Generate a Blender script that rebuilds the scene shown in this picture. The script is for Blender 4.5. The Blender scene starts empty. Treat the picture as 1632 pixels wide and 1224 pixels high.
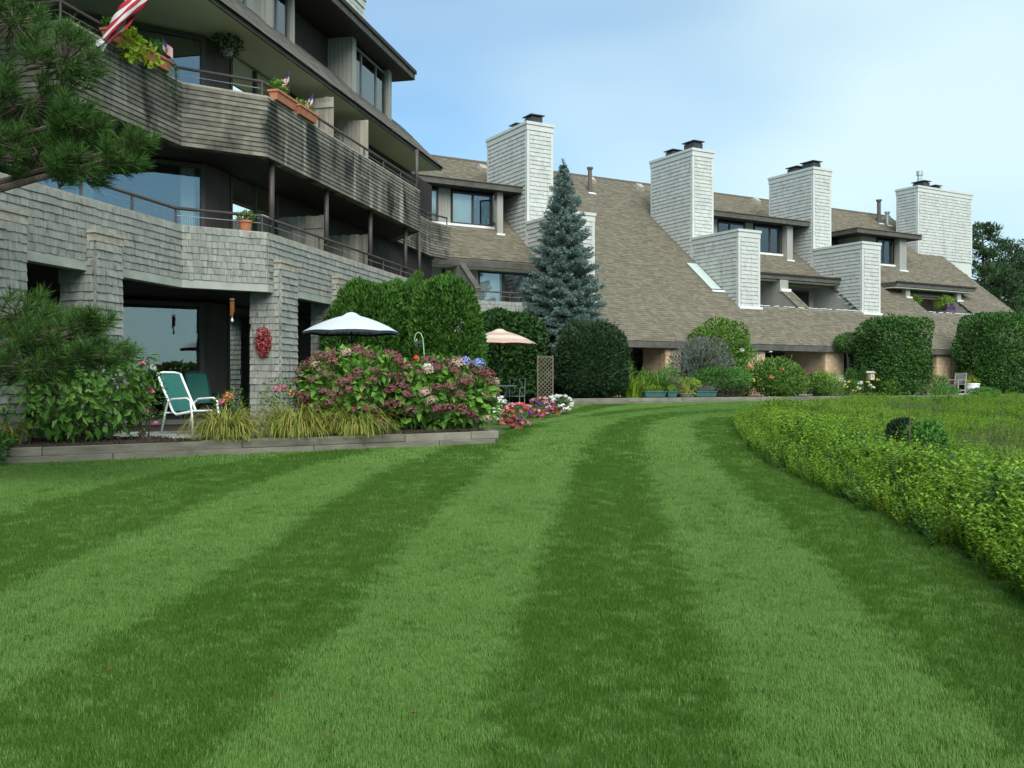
import bpy, bmesh, math, random
import numpy as np
from mathutils import Vector, Matrix

R = math.radians
rng = np.random.default_rng(7)
random.seed(7)
SC = bpy.context.scene
COL = SC.collection

# ------------------------------------------------------------------ camera
cam_d = bpy.data.cameras.new('camera')
cam_d.sensor_width = 36.0
cam_d.lens = 36.0 * 1510 / 1632
cam_d.clip_end = 3000
cam = bpy.data.objects.new('camera', cam_d)
COL.objects.link(cam)
cam.location = (0, 0, 1.6)
cam.rotation_euler = (R(90), 0, 0)
SC.camera = cam

# ------------------------------------------------------------------ light
SUN_AZ, SUN_EL = (0.22, -0.975), 45.0          # towards the sun (x, y), elevation
W = bpy.data.worlds.new('World'); SC.world = W; W.use_nodes = True
wn, wl = W.node_tree.nodes, W.node_tree.links
wn.clear()
w_out = wn.new('ShaderNodeOutputWorld')
w_bg = wn.new('ShaderNodeBackground'); w_bg.inputs['Strength'].default_value = 0.12
sky = wn.new('ShaderNodeTexSky'); sky.sky_type = 'NISHITA'; sky.sun_disc = False
sky.sun_elevation = R(SUN_EL); sky.sun_rotation = math.atan2(SUN_AZ[0], SUN_AZ[1])
sky.air_density = 1.0; sky.dust_density = 0.6; sky.ozone_density = 2.5
w_tc = wn.new('ShaderNodeTexCoord')
w_map = wn.new('ShaderNodeMapping'); w_map.inputs['Scale'].default_value = (1, 1, 2.2)
w_map.inputs['Location'].default_value = (2.1, 1.7, 0.9)
wl.new(w_tc.outputs['Generated'], w_map.inputs['Vector'])
w_n = wn.new('ShaderNodeTexNoise'); w_n.inputs['Scale'].default_value = 1.25
w_n.inputs['Detail'].default_value = 3.5; w_n.inputs['Roughness'].default_value = 0.42
wl.new(w_map.outputs[0], w_n.inputs['Vector'])
w_r = wn.new('ShaderNodeValToRGB')
w_r.color_ramp.elements[0].position = 0.325; w_r.color_ramp.elements[0].color = (0.10, 0.10, 0.10, 1)
w_r.color_ramp.elements[1].position = 0.585; w_r.color_ramp.elements[1].color = (0.92, 0.92, 0.92, 1)
wl.new(w_n.outputs['Fac'], w_r.inputs['Fac'])
w_mix = wn.new('ShaderNodeMix'); w_mix.data_type = 'RGBA'
w_mix.inputs['B'].default_value = (1.72, 2.18, 2.25, 1)          # thin bright cloud
wl.new(w_r.outputs['Color'], w_mix.inputs['Factor'])
w_tint = wn.new('ShaderNodeMix'); w_tint.data_type = 'RGBA'; w_tint.blend_type = 'MULTIPLY'; w_tint.inputs['Factor'].default_value = 1
w_tint.inputs['B'].default_value = (0.118, 0.285, 0.375, 1)
wl.new(sky.outputs['Color'], w_tint.inputs['A']); wl.new(w_tint.outputs['Result'], w_mix.inputs['A'])
wl.new(w_mix.outputs['Result'], w_bg.inputs['Color'])
wl.new(w_bg.outputs[0], w_out.inputs['Surface'])

sun_d = bpy.data.lights.new('sun', 'SUN'); sun_d.energy = 1.5; sun_d.angle = R(55)
sun_d.color = (1.0, 0.965, 0.9)
sun = bpy.data.objects.new('sun', sun_d); COL.objects.link(sun)
_sd = Vector((SUN_AZ[0], SUN_AZ[1], math.tan(R(SUN_EL)) * math.hypot(*SUN_AZ)))
sun.rotation_euler = _sd.to_track_quat('Z', 'Y').to_euler()
sun.location = (10, -10, 30)

SC.view_settings.view_transform = 'Standard'
SC.view_settings.look = 'None'
SC.view_settings.exposure = 1.95
SC.view_settings.gamma = 1.0
SC.view_settings.use_curve_mapping = False
SC.render.engine = 'CYCLES'
SC.cycles.max_bounces = 6
SC.cycles.transparent_max_bounces = 12
SC.cycles.diffuse_bounces = 3
SC.cycles.use_denoising = True

# ------------------------------------------------------------------ helpers
def at(x, v, Y):
    """photo direction (x, v) at a chosen distance Y -> point"""
    return Vector(((x - 816) / 1510 * Y, Y, 1.6 - (v - 612) / 1510 * Y))

GZ = ([-60, 0, 4, 9, 14, 17, 24, 31, 36, 45, 70], [-1.6, -0.12, 0, 0.22, 0.42, 0.53, 0.70, 0.84, 0.90, 0.92, 0.95])
def gz(y):
    return float(np.interp(y, *GZ))

def tag(o, label=None, cat=None, group=None, kind=None):
    if label: o['label'] = label
    if cat: o['category'] = cat
    if group: o['group'] = group
    if kind: o['kind'] = kind
    return o

def empty(name, loc=(0, 0, 0), rz=0.0, parent=None):
    o = bpy.data.objects.new(name, None)
    COL.objects.link(o); o.location = loc; o.rotation_euler = (0, 0, rz)
    o.empty_display_size = 0.1
    if parent: o.parent = parent
    return o

def thing(name, label, cat, loc=(0, 0, 0), rz=0.0, group=None):
    return tag(empty(name, loc, rz), label, cat, group)

def link(name, me, mat=None, parent=None, loc=(0, 0, 0), rz=0.0, smooth=False):
    o = bpy.data.objects.new(name, me)
    COL.objects.link(o)
    if mat is not None and len(me.materials) == 0: me.materials.append(mat)
    o.location = loc; o.rotation_euler = (0, 0, rz)
    if parent: o.parent = parent
    if smooth:
        me.polygons.foreach_set('use_smooth', [True] * len(me.polygons))
    return o

def np_mesh(name, V, F):
    V = np.asarray(V, np.float32); F = np.asarray(F, np.int32); k = F.shape[1]
    me = bpy.data.meshes.new(name)
    me.vertices.add(len(V)); me.vertices.foreach_set('co', V.ravel())
    me.loops.add(F.size); me.loops.foreach_set('vertex_index', F.ravel())
    me.polygons.add(len(F)); me.polygons.foreach_set('loop_start', np.arange(len(F), dtype=np.int32) * k)
    me.polygons.foreach_set('use_smooth', np.zeros(len(F), bool))
    me.update(calc_edges=True)
    return me

def kid(o, root):
    o.parent = root
    if root.type == "EMPTY": o.matrix_parent_inverse = root.matrix_basis.inverted()
    return o

class MB:
    """collects shapes into one mesh"""
    def __init__(s): s.v = []; s.f = []; s.m = []
    def add(s, vs, fs, mi=0):
        b = len(s.v); s.v += [tuple(p) for p in vs]
        s.f += [tuple(b + i for i in f) for f in fs]; s.m += [mi] * len(fs)
        return s
    def box(s, c, size, rz=0.0, mi=0):
        return s.obox(c, (math.cos(rz), math.sin(rz), 0), (-math.sin(rz), math.cos(rz), 0), (0, 0, 1), size, mi)
    def obox(s, c, ax, ay, az, size, mi=0):
        c, ax, ay, az = Vector(c), Vector(ax), Vector(ay), Vector(az)
        hx, hy, hz = size[0] / 2, size[1] / 2, size[2] / 2
        vs = [c + ax * (i * hx) + ay * (j * hy) + az * (k * hz) for k in (-1, 1) for j in (-1, 1) for i in (-1, 1)]
        return s.add(vs, [(0, 2, 3, 1), (4, 5, 7, 6), (0, 1, 5, 4), (2, 6, 7, 3), (0, 4, 6, 2), (1, 3, 7, 5)], mi)
    def span(s, p, q, t, h, mi=0, up=(0, 0, 1)):
        """bar from p to q, thickness t sideways, h along up"""
        p, q = Vector(p), Vector(q); d = (q - p); L = d.length; d.normalize()
        up = Vector(up); side = up.cross(d)
        if side.length < 1e-5: side = Vector((1, 0, 0)).cross(d)
        side.normalize(); u = d.cross(side)
        return s.obox((p + q) / 2, d, side, u, (L, t, h), mi)
    def prism(s, poly, z0, z1, mi=0):
        n = len(poly)
        vs = [(p[0], p[1], z0) for p in poly] + [(p[0], p[1], z1) for p in poly]
        fs = [tuple(range(n - 1, -1, -1)), tuple(range(n, 2 * n))] + [(i, (i + 1) % n, n + (i + 1) % n, n + i) for i in range(n)]
        return s.add(vs, fs, mi)
    def extrude(s, pts, d, mi=0):
        """closed 3D outline pushed along d"""
        n = len(pts); d = Vector(d); pts = [Vector(p) for p in pts]
        return s.add(pts + [p + d for p in pts], [tuple(range(n - 1, -1, -1)), tuple(range(n, 2 * n))] + [(i, (i + 1) % n, n + (i + 1) % n, n + i) for i in range(n)], mi)
    def tube(s, path, r, n=6, mi=0, cap=True):
        path = [Vector(p) for p in path]
        rs = r if isinstance(r, (list, tuple)) else [r] * len(path)
        prev = None; rings = []
        for k, p in enumerate(path):
            d = (path[min(k + 1, len(path) - 1)] - path[max(k - 1, 0)]).normalized()
            if prev is None:
                a = d.cross(Vector((0, 0, 1)))
                if a.length < 1e-3: a = d.cross(Vector((1, 0, 0)))
            else: a = prev - d * prev.dot(d)
            a.normalize(); prev = a; b = d.cross(a)
            rings.append([p + (a * math.cos(2 * math.pi * j / n) + b * math.sin(2 * math.pi * j / n)) * rs[k] for j in range(n)])
        vs = [q for r_ in rings for q in r_]; fs = []
        for k in range(len(path) - 1):
            for j in range(n):
                fs.append((k * n + j, k * n + (j + 1) % n, (k + 1) * n + (j + 1) % n, (k + 1) * n + j))
        if cap: fs += [tuple(range(n - 1, -1, -1)), tuple((len(path) - 1) * n + j for j in range(n))]
        return s.add(vs, fs, mi)
    def lathe(s, c, prof, n=14, mi=0):
        c = Vector(c); vs = []; fs = []
        for (r, z) in prof:
            vs += [c + Vector((r * math.cos(2 * math.pi * j / n), r * math.sin(2 * math.pi * j / n), z)) for j in range(n)]
        for k in range(len(prof) - 1):
            for j in range(n):
                fs.append((k * n + j, k * n + (j + 1) % n, (k + 1) * n + (j + 1) % n, (k + 1) * n + j))
        fs += [tuple(range(n - 1, -1, -1)), tuple((len(prof) - 1) * n + j for j in range(n))]
        return s.add(vs, fs, mi)
    def build(s, name, mats, parent=None, smooth=False, loc=(0, 0, 0), rz=0.0):
        me = bpy.data.meshes.new(name); me.from_pydata(s.v, [], s.f)
        for m in (mats if isinstance(mats, (list, tuple)) else [mats]): me.materials.append(m)
        if any(s.m): me.polygons.foreach_set('material_index', s.m)
        me.update()
        return link(name, me, None, parent, loc, rz, smooth)

# ------------------------------------------------------------------ materials
def _new(name):
    m = bpy.data.materials.new(name); m.use_nodes = True
    nt = m.node_tree; return m, nt.nodes, nt.links, nt.nodes['Principled BSDF']

def lin(c):
    return tuple(((x / 255) / 12.92 if x / 255 <= 0.04045 else ((x / 255 + 0.055) / 1.055) ** 2.4) for x in c)

def island_random(n, l):
    """one number per loose piece and per object"""
    g = n.new('ShaderNodeNewGeometry'); oi = n.new('ShaderNodeObjectInfo')
    a = n.new('ShaderNodeMath'); a.operation = 'MULTIPLY_ADD'; a.inputs[1].default_value = 7.13
    l.new(oi.outputs['Random'], a.inputs[0]); l.new(g.outputs['Random Per Island'], a.inputs[2])
    f = n.new('ShaderNodeMath'); f.operation = 'FRACT'; l.new(a.outputs[0], f.inputs[0])
    return f.outputs[0]

def ramp(n, cols):
    r = n.new('ShaderNodeValToRGB'); e = r.color_ramp.elements
    while len(e) < len(cols): e.new(0.5)
    for k, c in enumerate(cols):
        e[k].position = k / (len(cols) - 1); e[k].color = (*c[:3], 1)
    return r

def surf(name, cols, rough=0.8, scale=3.0, stretch=(1, 1, 1), bump=0.0, bscale=40, piece=0.0, detail=5, spec=0.3, metal=0.0, streak=None, streak2=None):
    """weathered solid: colours mixed by noise, optional shift per piece, optional dark streaks"""
    m, n, l, b = _new(name)
    tc = n.new('ShaderNodeTexCoord'); geo = n.new('ShaderNodeNewGeometry')
    mp = n.new('ShaderNodeMapping'); mp.inputs['Scale'].default_value = stretch
    l.new(geo.outputs['Position'], mp.inputs['Vector'])
    nz = n.new('ShaderNodeTexNoise'); nz.inputs['Scale'].default_value = scale; nz.inputs['Detail'].default_value = detail
    l.new(mp.outputs[0], nz.inputs['Vector'])
    fac = nz.outputs['Fac']
    s = n.new('ShaderNodeMath'); s.operation = 'MULTIPLY_ADD'; s.inputs[1].default_value = 2.2; s.inputs[2].default_value = -0.6
    l.new(fac, s.inputs[0]); fac = s.outputs[0]
    if piece:
        mx = n.new('ShaderNodeMix'); mx.inputs['Factor'].default_value = piece
        l.new(fac, mx.inputs['A']); l.new(island_random(n, l), mx.inputs['B']); fac = mx.outputs['Result']
    r = ramp(n, cols); l.new(fac, r.inputs['Fac']); col = r.outputs['Color']
    for streak in (streak, streak2):
        if not streak: continue
        n2 = n.new('ShaderNodeTexNoise'); n2.inputs['Scale'].default_value = streak[1]; n2.inputs['Detail'].default_value = 4
        mp2 = n.new('ShaderNodeMapping'); mp2.inputs['Scale'].default_value = streak[3] if len(streak) > 3 else (1, 1, 0.12)
        l.new(geo.outputs['Position'], mp2.inputs['Vector']); l.new(mp2.outputs[0], n2.inputs['Vector'])
        r2 = ramp(n, [(0, 0, 0), (1, 1, 1)]); r2.color_ramp.elements[0].position = streak[2]; r2.color_ramp.elements[1].position = streak[2] + 0.16
        l.new(n2.outputs['Fac'], r2.inputs['Fac'])
        mc = n.new('ShaderNodeMix'); mc.data_type = 'RGBA'; mc.inputs['B'].default_value = (*streak[0], 1)
        l.new(r2.outputs['Color'], mc.inputs['Factor']); l.new(col, mc.inputs['A']); col = mc.outputs['Result']
    l.new(col, b.inputs['Base Color'])
    b.inputs['Roughness'].default_value = rough; b.inputs['Specular IOR Level'].default_value = spec; b.inputs['Metallic'].default_value = metal
    if bump:
        nb = n.new('ShaderNodeTexNoise'); nb.inputs['Scale'].default_value = bscale; nb.inputs['Detail'].default_value = 3
        l.new(mp.outputs[0], nb.inputs['Vector'])
        bp = n.new('ShaderNodeBump'); bp.inputs['Strength'].default_value = bump; bp.inputs['Distance'].default_value = 0.02
        l.new(nb.outputs['Fac'], bp.inputs['Height']); l.new(bp.outputs[0], b.inputs['Normal'])
    return m

def leafm(name, cols, trans=0.25, rough=0.45, clump=1.2, mixc=0.45, spec=0.26):
    rough = min(.8, rough + .08)
    if not any(w in name for w in ('petal', 'floret', 'spruce', 'lily', 'grey', 'brown', 'grass', 'lime', 'pine')):
        cols = [(min(c[0] * 1.35, .5), min(c[1] * 1.42, .55), c[2] * 1.0) for c in cols]
    """foliage: colour per leaf, shifted in clumps, some light let through"""
    m, n, l, b = _new(name)
    geo = n.new('ShaderNodeNewGeometry')
    nz = n.new('ShaderNodeTexNoise'); nz.inputs['Scale'].default_value = clump; nz.inputs['Detail'].default_value = 2
    l.new(geo.outputs['Position'], nz.inputs['Vector'])
    mx = n.new('ShaderNodeMix'); mx.inputs['Factor'].default_value = mixc
    l.new(island_random(n, l), mx.inputs['A']); l.new(nz.outputs['Fac'], mx.inputs['B'])
    r = ramp(n, cols); l.new(mx.outputs['Result'], r.inputs['Fac'])
    l.new(r.outputs['Color'], b.inputs['Base Color'])
    b.inputs['Roughness'].default_value = rough; b.inputs['Specular IOR Level'].default_value = spec
    if trans:
        t = n.new('ShaderNodeBsdfTranslucent'); l.new(r.outputs['Color'], t.inputs['Color'])
        ms = n.new('ShaderNodeMixShader'); ms.inputs[0].default_value = trans
        l.new(b.outputs[0], ms.inputs[1]); l.new(t.outputs[0], ms.inputs[2])
        l.new(ms.outputs[0], n['Material Output'].inputs['Surface'])
    return m

def glassm(name, refl=0.2, tint=(0.86, 0.9, 0.9)):
    m, n, l, b = _new(name)
    n.remove(b)
    tr = n.new('ShaderNodeBsdfTransparent'); tr.inputs['Color'].default_value = (*tint, 1)
    gl = n.new('ShaderNodeBsdfGlossy'); gl.inputs['Roughness'].default_value = 0.012; gl.inputs['Color'].default_value = (0.9, 0.97, 0.97, 1)
    fr = n.new('ShaderNodeFresnel'); fr.inputs['IOR'].default_value = 1.55
    ad = n.new('ShaderNodeMath'); ad.operation = 'ADD'; ad.inputs[1].default_value = refl; ad.use_clamp = True
    l.new(fr.outputs[0], ad.inputs[0])
    ms = n.new('ShaderNodeMixShader'); l.new(ad.outputs[0], ms.inputs[0]); l.new(tr.outputs[0], ms.inputs[1]); l.new(gl.outputs[0], ms.inputs[2])
    l.new(ms.outputs[0], n['Material Output'].inputs['Surface'])
    return m

M = {}
M['shingle'] = surf('weathered_shingle', [(.13, .138, .122), (.20, .21, .186), (.25, .258, .228), (.325, .328, .28)], .9, 16, (1, 1, .14), .5, 60, .38, streak=((.09, .095, .085), 11, .60, (1, 1, .3)), streak2=((.33, .30, .21), 1.7, .60, (1, 1, .12)))
M['trim'] = surf('grey_green_trim', [(.24, .26, .22), (.34, .36, .31)], .75, 3, bump=.1)
M['cap'] = surf('weathered_cap', [(.22, .20, .16), (.40, .37, .30)], .9, 8, bump=.4)
M['board'] = surf('weathered_clapboard', [(.06, .058, .046), (.13, .123, .097), (.23, .215, .17)], .9, 5, (1, 1, 1.5), .4, 50, .45, streak=((.025, .027, .022), 1.6, .515, (1, 1, .4)), streak2=((.33, .33, .28), 2.6, .58, (1, 1, .10)))
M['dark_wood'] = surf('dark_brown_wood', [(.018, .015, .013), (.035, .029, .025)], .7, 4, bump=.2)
M['brown_metal'] = surf('brown_metal', [(.045, .036, .03), (.07, .058, .05)], .5, 6, spec=.4)
M['fence'] = surf('weathered_fence_board', [(.17, .155, .12), (.30, .28, .225), (.40, .37, .30)], .9, 4, (1, 1, .3), .3, 40, .5)
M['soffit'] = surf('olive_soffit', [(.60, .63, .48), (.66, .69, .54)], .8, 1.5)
M['fascia'] = surf('dark_fascia', [(.055, .053, .046), (.10, .095, .082)], .8, 3, bump=.2)
M['siding'] = surf('pale_siding', [(.24, .24, .21), (.30, .30, .265)], .8, 2.0, (1, 1, .3), bump=.1)
M['louver'] = surf('dark_siding', [(.03, .027, .024), (.055, .048, .043)], .85, 5, piece=.3)
M['roof'] = surf('asphalt_shingle', [(.090, .080, .056), (.110, .098, .070), (.127, .114, .083), (.150, .135, .100)], .95, .8, bump=.3, bscale=120, piece=.85)
M['roof_sheet'] = surf('roof_sheet', [(.11, .095, .07), (.15, .13, .10)], .95, 4)
M['white_shingle'] = surf('painted_shingle', [(.33, .345, .32), (.40, .42, .39), (.46, .48, .445)], .85, 3, (1, 1, .5), .3, 60, .5, streak=((.26, .27, .24), 3, .62))
M['white_trim'] = surf('painted_trim', [(.43, .45, .42), (.49, .515, .48)], .7, 2)
M['flash'] = surf('white_flashing', [(.55, .58, .56), (.75, .77, .75)], .6, 9)
M['cedar'] = surf('cedar_shingle', [(.34, .23, .14), (.46, .34, .21), (.52, .42, .29)], .85, 2.5, (1, 1, .4), .3, 60, .45, streak=((.22, .12, .06), 3, .56))
M['cedar_shade'] = surf('shaded_red_cedar', [(.07, .038, .026), (.12, .065, .042), (.16, .09, .06)], .85, 2.5, (1, 1, .4), .3, 60, .45)  # darker copy of the cedar, the recess's shade put into its colour
M['frame'] = surf('brown_window_frame', [(.035, .030, .026), (.055, .048, .042)], .55, 5, spec=.4)
M['frame_grey'] = surf('grey_window_frame', [(.12, .115, .10), (.16, .15, .135)], .6, 5)
M['glass'] = glassm('window_glass', .09)
M['glass_dark'] = glassm('tinted_glass', .03, (.35, .38, .38))
M['room'] = surf('dim_room', [(.05, .045, .04), (.08, .07, .06)], .95, 1)
M['curtain'] = surf('sheer_curtain', [(.55, .60, .58), (.70, .74, .72)], .9, 6, (6, 6, .2))
M['blind'] = surf('white_blind', [(.62, .66, .64), (.72, .75, .73)], .85, 3)
M['flue'] = surf('dark_flue_cap', [(.025, .028, .03), (.06, .065, .07)], .5, 6, metal=.3)
M['galv'] = surf('galvanised_metal', [(.35, .37, .38), (.55, .57, .58)], .4, 6, metal=.6)
M['vent'] = surf('brown_vent_pipe', [(.07, .065, .055), (.11, .10, .085)], .6, 6)
M['white_paint'] = surf('white_paint', [(.70, .72, .71), (.78, .79, .78)], .45, 4, spec=.4)
M['timber'] = surf('weathered_timber', [(.085, .08, .06), (.16, .15, .115), (.23, .215, .17)], .95, 2.2, (1, 1, 5), .5, 30, .4, streak=((.09, .10, .06), 2.5, .58, (1, 1, 1)))
M['flag_stone'] = surf('flagstone', [(.17, .18, .16), (.26, .27, .24), (.34, .345, .31)], .9, 2.5, bump=.3, piece=.5)
M['concrete'] = surf('concrete', [(.30, .30, .27), (.40, .40, .36)], .9, 3, bump=.2)
M['mulch'] = surf('dark_mulch', [(.018, .012, .009), (.05, .035, .025), (.075, .055, .04)], 1, 16, bump=1.0, bscale=45)
M['soil'] = surf('soil', [(.035, .03, .02), (.06, .05, .032)], 1, 8, bump=.8)
M['terra'] = surf('terracotta', [(.36, .13, .07), (.45, .18, .10)], .8, 6, bump=.1)
M['teal'] = surf('teal_plastic', [(.03, .09, .085), (.05, .13, .12)], .5, 6)
M['bark'] = surf('bark', [(.05, .038, .028), (.11, .088, .068)], .95, 12, (1, 1, .3), .8, 30)
M['twig'] = surf('twig', [(.07, .05, .032), (.12, .09, .06)], .9, 12)
M['stem'] = surf('green_stem', [(.06, .10, .03), (.10, .14, .05)], .7, 8)
M['black'] = surf('black_metal', [(.012, .012, .012), (.025, .025, .025)], .5, 8, spec=.4)

# ------------------------------------------------------------------ ground
def in_poly(P, poly):
    x, y = P[:, 0], P[:, 1]; ins = np.zeros(len(P), bool); n = len(poly)
    for i in range(n):
        (x0, y0), (x1, y1) = poly[i], poly[(i + 1) % n]
        c = ((y0 > y) != (y1 > y)) & (x < (x1 - x0) * (y - y0) / ((y1 - y0) + 1e-12) + x0)
        ins ^= c
    return ins

def to_ground(x, v):
    lo, hi = 1.0, 60.0
    for _ in range(40):
        Y = (lo + hi) / 2
        if 1.6 - (v - 612) / 1510 * Y > gz(Y): lo = Y
        else: hi = Y
    return ((x - 816) / 1510 * Y, Y)

BORDER = [(2.2, -3), (2.5, 2)] + sorted((to_ground(*p) for p in [(1632, 957), (1530, 895), (1440, 842), (1370, 806), (1300, 777), (1235, 745), (1195, 715), (1176, 692), (1180, 668), (1215, 656), (1300, 650), (1400, 646), (1520, 643), (1632, 641)]), key=lambda p: p[1]) + [(30, 43)]
T0, T1 = (Vector((*to_ground(*p), 0)) for p in ((0, 741), (795, 708)))
TD = (T1 - T0).normalized(); TN = Vector((-TD.y, TD.x, 0))           # along the timber edging, and behind it
FA, FU, FB = Vector((4.63, 38.0, 3.69)), Vector((.866, .5, 0)), Vector((-.5, .866, 0))
FT = 0.8
def fp(s, i, z):                                                       # far building coordinates
    p = FA + FU * s + FB * i; p.z = z; return p
WALL_I = -3.3
LAWN = [(x + .22, y) for x, y in BORDER] + [tuple(fp(34, WALL_I, 0)[:2]), tuple(fp(-5.03, WALL_I, 0)[:2]), (.35, 25), (T1.x + .02, T1.y + .1)] + [tuple(T0[:2]), tuple((T0 - TD * 12)[:2]), (-20, -3)]

xs = np.concatenate([[-900, -300, -120, -60], np.linspace(-30, 45, 26), [70, 130, 300, 900]])
ys = np.concatenate([[-300, -60, -20, -8], np.linspace(-2, 50, 40), [60, 90, 160, 400, 1200]])
GX, GY = np.meshgrid(xs, ys)
gv = np.stack([GX, GY, np.interp(GY, *GZ) - 0.012], -1).reshape(-1, 3)
nx = len(xs)
gf = [(r * nx + c, r * nx + c + 1, (r + 1) * nx + c + 1, (r + 1) * nx + c) for r in range(len(ys) - 1) for c in range(nx - 1)]
M['thatch'] = surf('lawn_thatch', [(.022, .050, .008), (.04, .08, .014), (.055, .09, .02)], 1, 14, bump=.6, bscale=60)
tag(link('ground', np_mesh('ground', gv, gf), M['thatch']), kind='structure')

# mowing passes: each line is where the lean of the grass turns over
EDGES = [
    [(380, 737), (274, 752), (110, 790), (0, 822)],
    [(560, 729), (490, 744), (343, 798), (172, 871), (0, 945)],
    [(690, 722), (627, 744), (515, 808), (392, 896), (255, 979), (147, 1018), (0, 1121)],
    [(1080, 648), (960, 657), (880, 676), (830, 700), (779, 744), (652, 862), (573, 965), (490, 1053), (353, 1190)],
    [(1180, 652), (1060, 658), (1000, 667), (960, 684), (928, 714), (871, 868), (814, 1011), (774, 1154)],
    [(1180, 657), (1100, 661), (1050, 670), (1025, 685), (1025, 700), (1043, 783), (1088, 897), (1145, 1040), (1202, 1211)],
    [(1178, 664), (1125, 668), (1100, 676), (1103, 690), (1134, 737), (1231, 823), (1328, 914), (1425, 1034), (1556, 1142)],
]
YG = np.linspace(-4, 50, 109)
EX = []
for e in EDGES:
    pts = sorted((to_ground(*p) for p in e), key=lambda p: p[1])
    py = np.array([p[1] for p in pts]); px = np.array([p[0] for p in pts])
    X = np.interp(YG, py, px)
    s0 = (px[1] - px[0]) / max(py[1] - py[0], .1); s1 = (px[-1] - px[-2]) / max(py[-1] - py[-2], .1)
    X = np.where(YG < py[0], px[0] + s0 * (YG - py[0]), X)
    X = np.where(YG > py[-1], px[-1] + s1 * (YG - py[-1]), X)
    k = np.array([1, 2, 3, 2, 1]) / 9.0
    X = np.convolve(np.pad(X, 2, mode='edge'), k, 'valid')
    EX.append(X)
EX = np.array(EX)
EXS = np.gradient(EX, YG, axis=1)

def mow(P):
    """lean (+1 away from the camera end, -1 back) and heading of the mower at P"""
    Xb = np.stack([np.interp(P[:, 1], YG, e) for e in EX])
    Sb = np.stack([np.interp(P[:, 1], YG, e) for e in EXS])
    idx = (Xb + rng.normal(0, .07, Xb.shape) < P[:, 0]).sum(0)
    away = np.where(idx % 2 == 0, 1, -1)
    d_edge = np.abs(Xb - P[:, 0]).min(0)                                # wheels press less in the middle of a pass
    nz = np.sin(P[:, 0] * 3.1 + 1.7 * np.sin(P[:, 1] * .9)) * np.sin(P[:, 1] * 1.3 + 1.3 * np.sin(P[:, 0] * 1.1))
    pf = .03 + .09 * np.clip(d_edge / .5, 0, 1) + .07 * nz
    away = np.where(rng.uniform(0, 1, len(P)) < pf, -away, away)
    k = np.clip(idx, 0, len(EX) - 1)
    sl = np.take_along_axis(Sb, k[None], 0)[0]
    return away, np.arctan2(np.clip(sl, -3, 3), 1.0)

def np_blades(n, rad, h, w, lean, seed, jit=.6, round_=True):
    g = np.random.default_rng(seed)
    a = g.uniform(0, 2 * np.pi, n); r = rad * np.sqrt(g.uniform(0, 1, n))
    base = np.stack([r * np.cos(a), r * np.sin(a), np.full(n, -.012)], 1)
    az = g.normal(0, jit, n); L = h * g.uniform(.65, 1.25, n)
    th = np.clip(g.normal(lean, .22, n), .0, 1.35)
    d = np.stack([np.sin(az), np.cos(az), np.zeros(n)], 1)
    wv = np.stack([np.cos(az + g.normal(0, .5, n)), -np.sin(az), np.zeros(n)], 1) * (w * g.uniform(.7, 1.3, n) / 2)[:, None]
    m = base + d * (L * .5 * np.sin(th * .6))[:, None] + np.array([0, 0, 1]) * (L * .5 * np.cos(th * .6))[:, None]
    t = m + d * (L * .5 * np.sin(th * 1.3))[:, None] + np.array([0, 0, 1]) * (L * .5 * np.cos(th * 1.3))[:, None]
    V = np.stack([base - wv, base + wv, m + wv * .9, m - wv * .9, t], 1).reshape(-1, 3)
    o = (np.arange(n) * 5)[:, None]
    F = np.concatenate([o + np.array([0, 1, 2]), o + np.array([0, 2, 3]), o + np.array([3, 2, 4])], 0)
    return V, F

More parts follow.
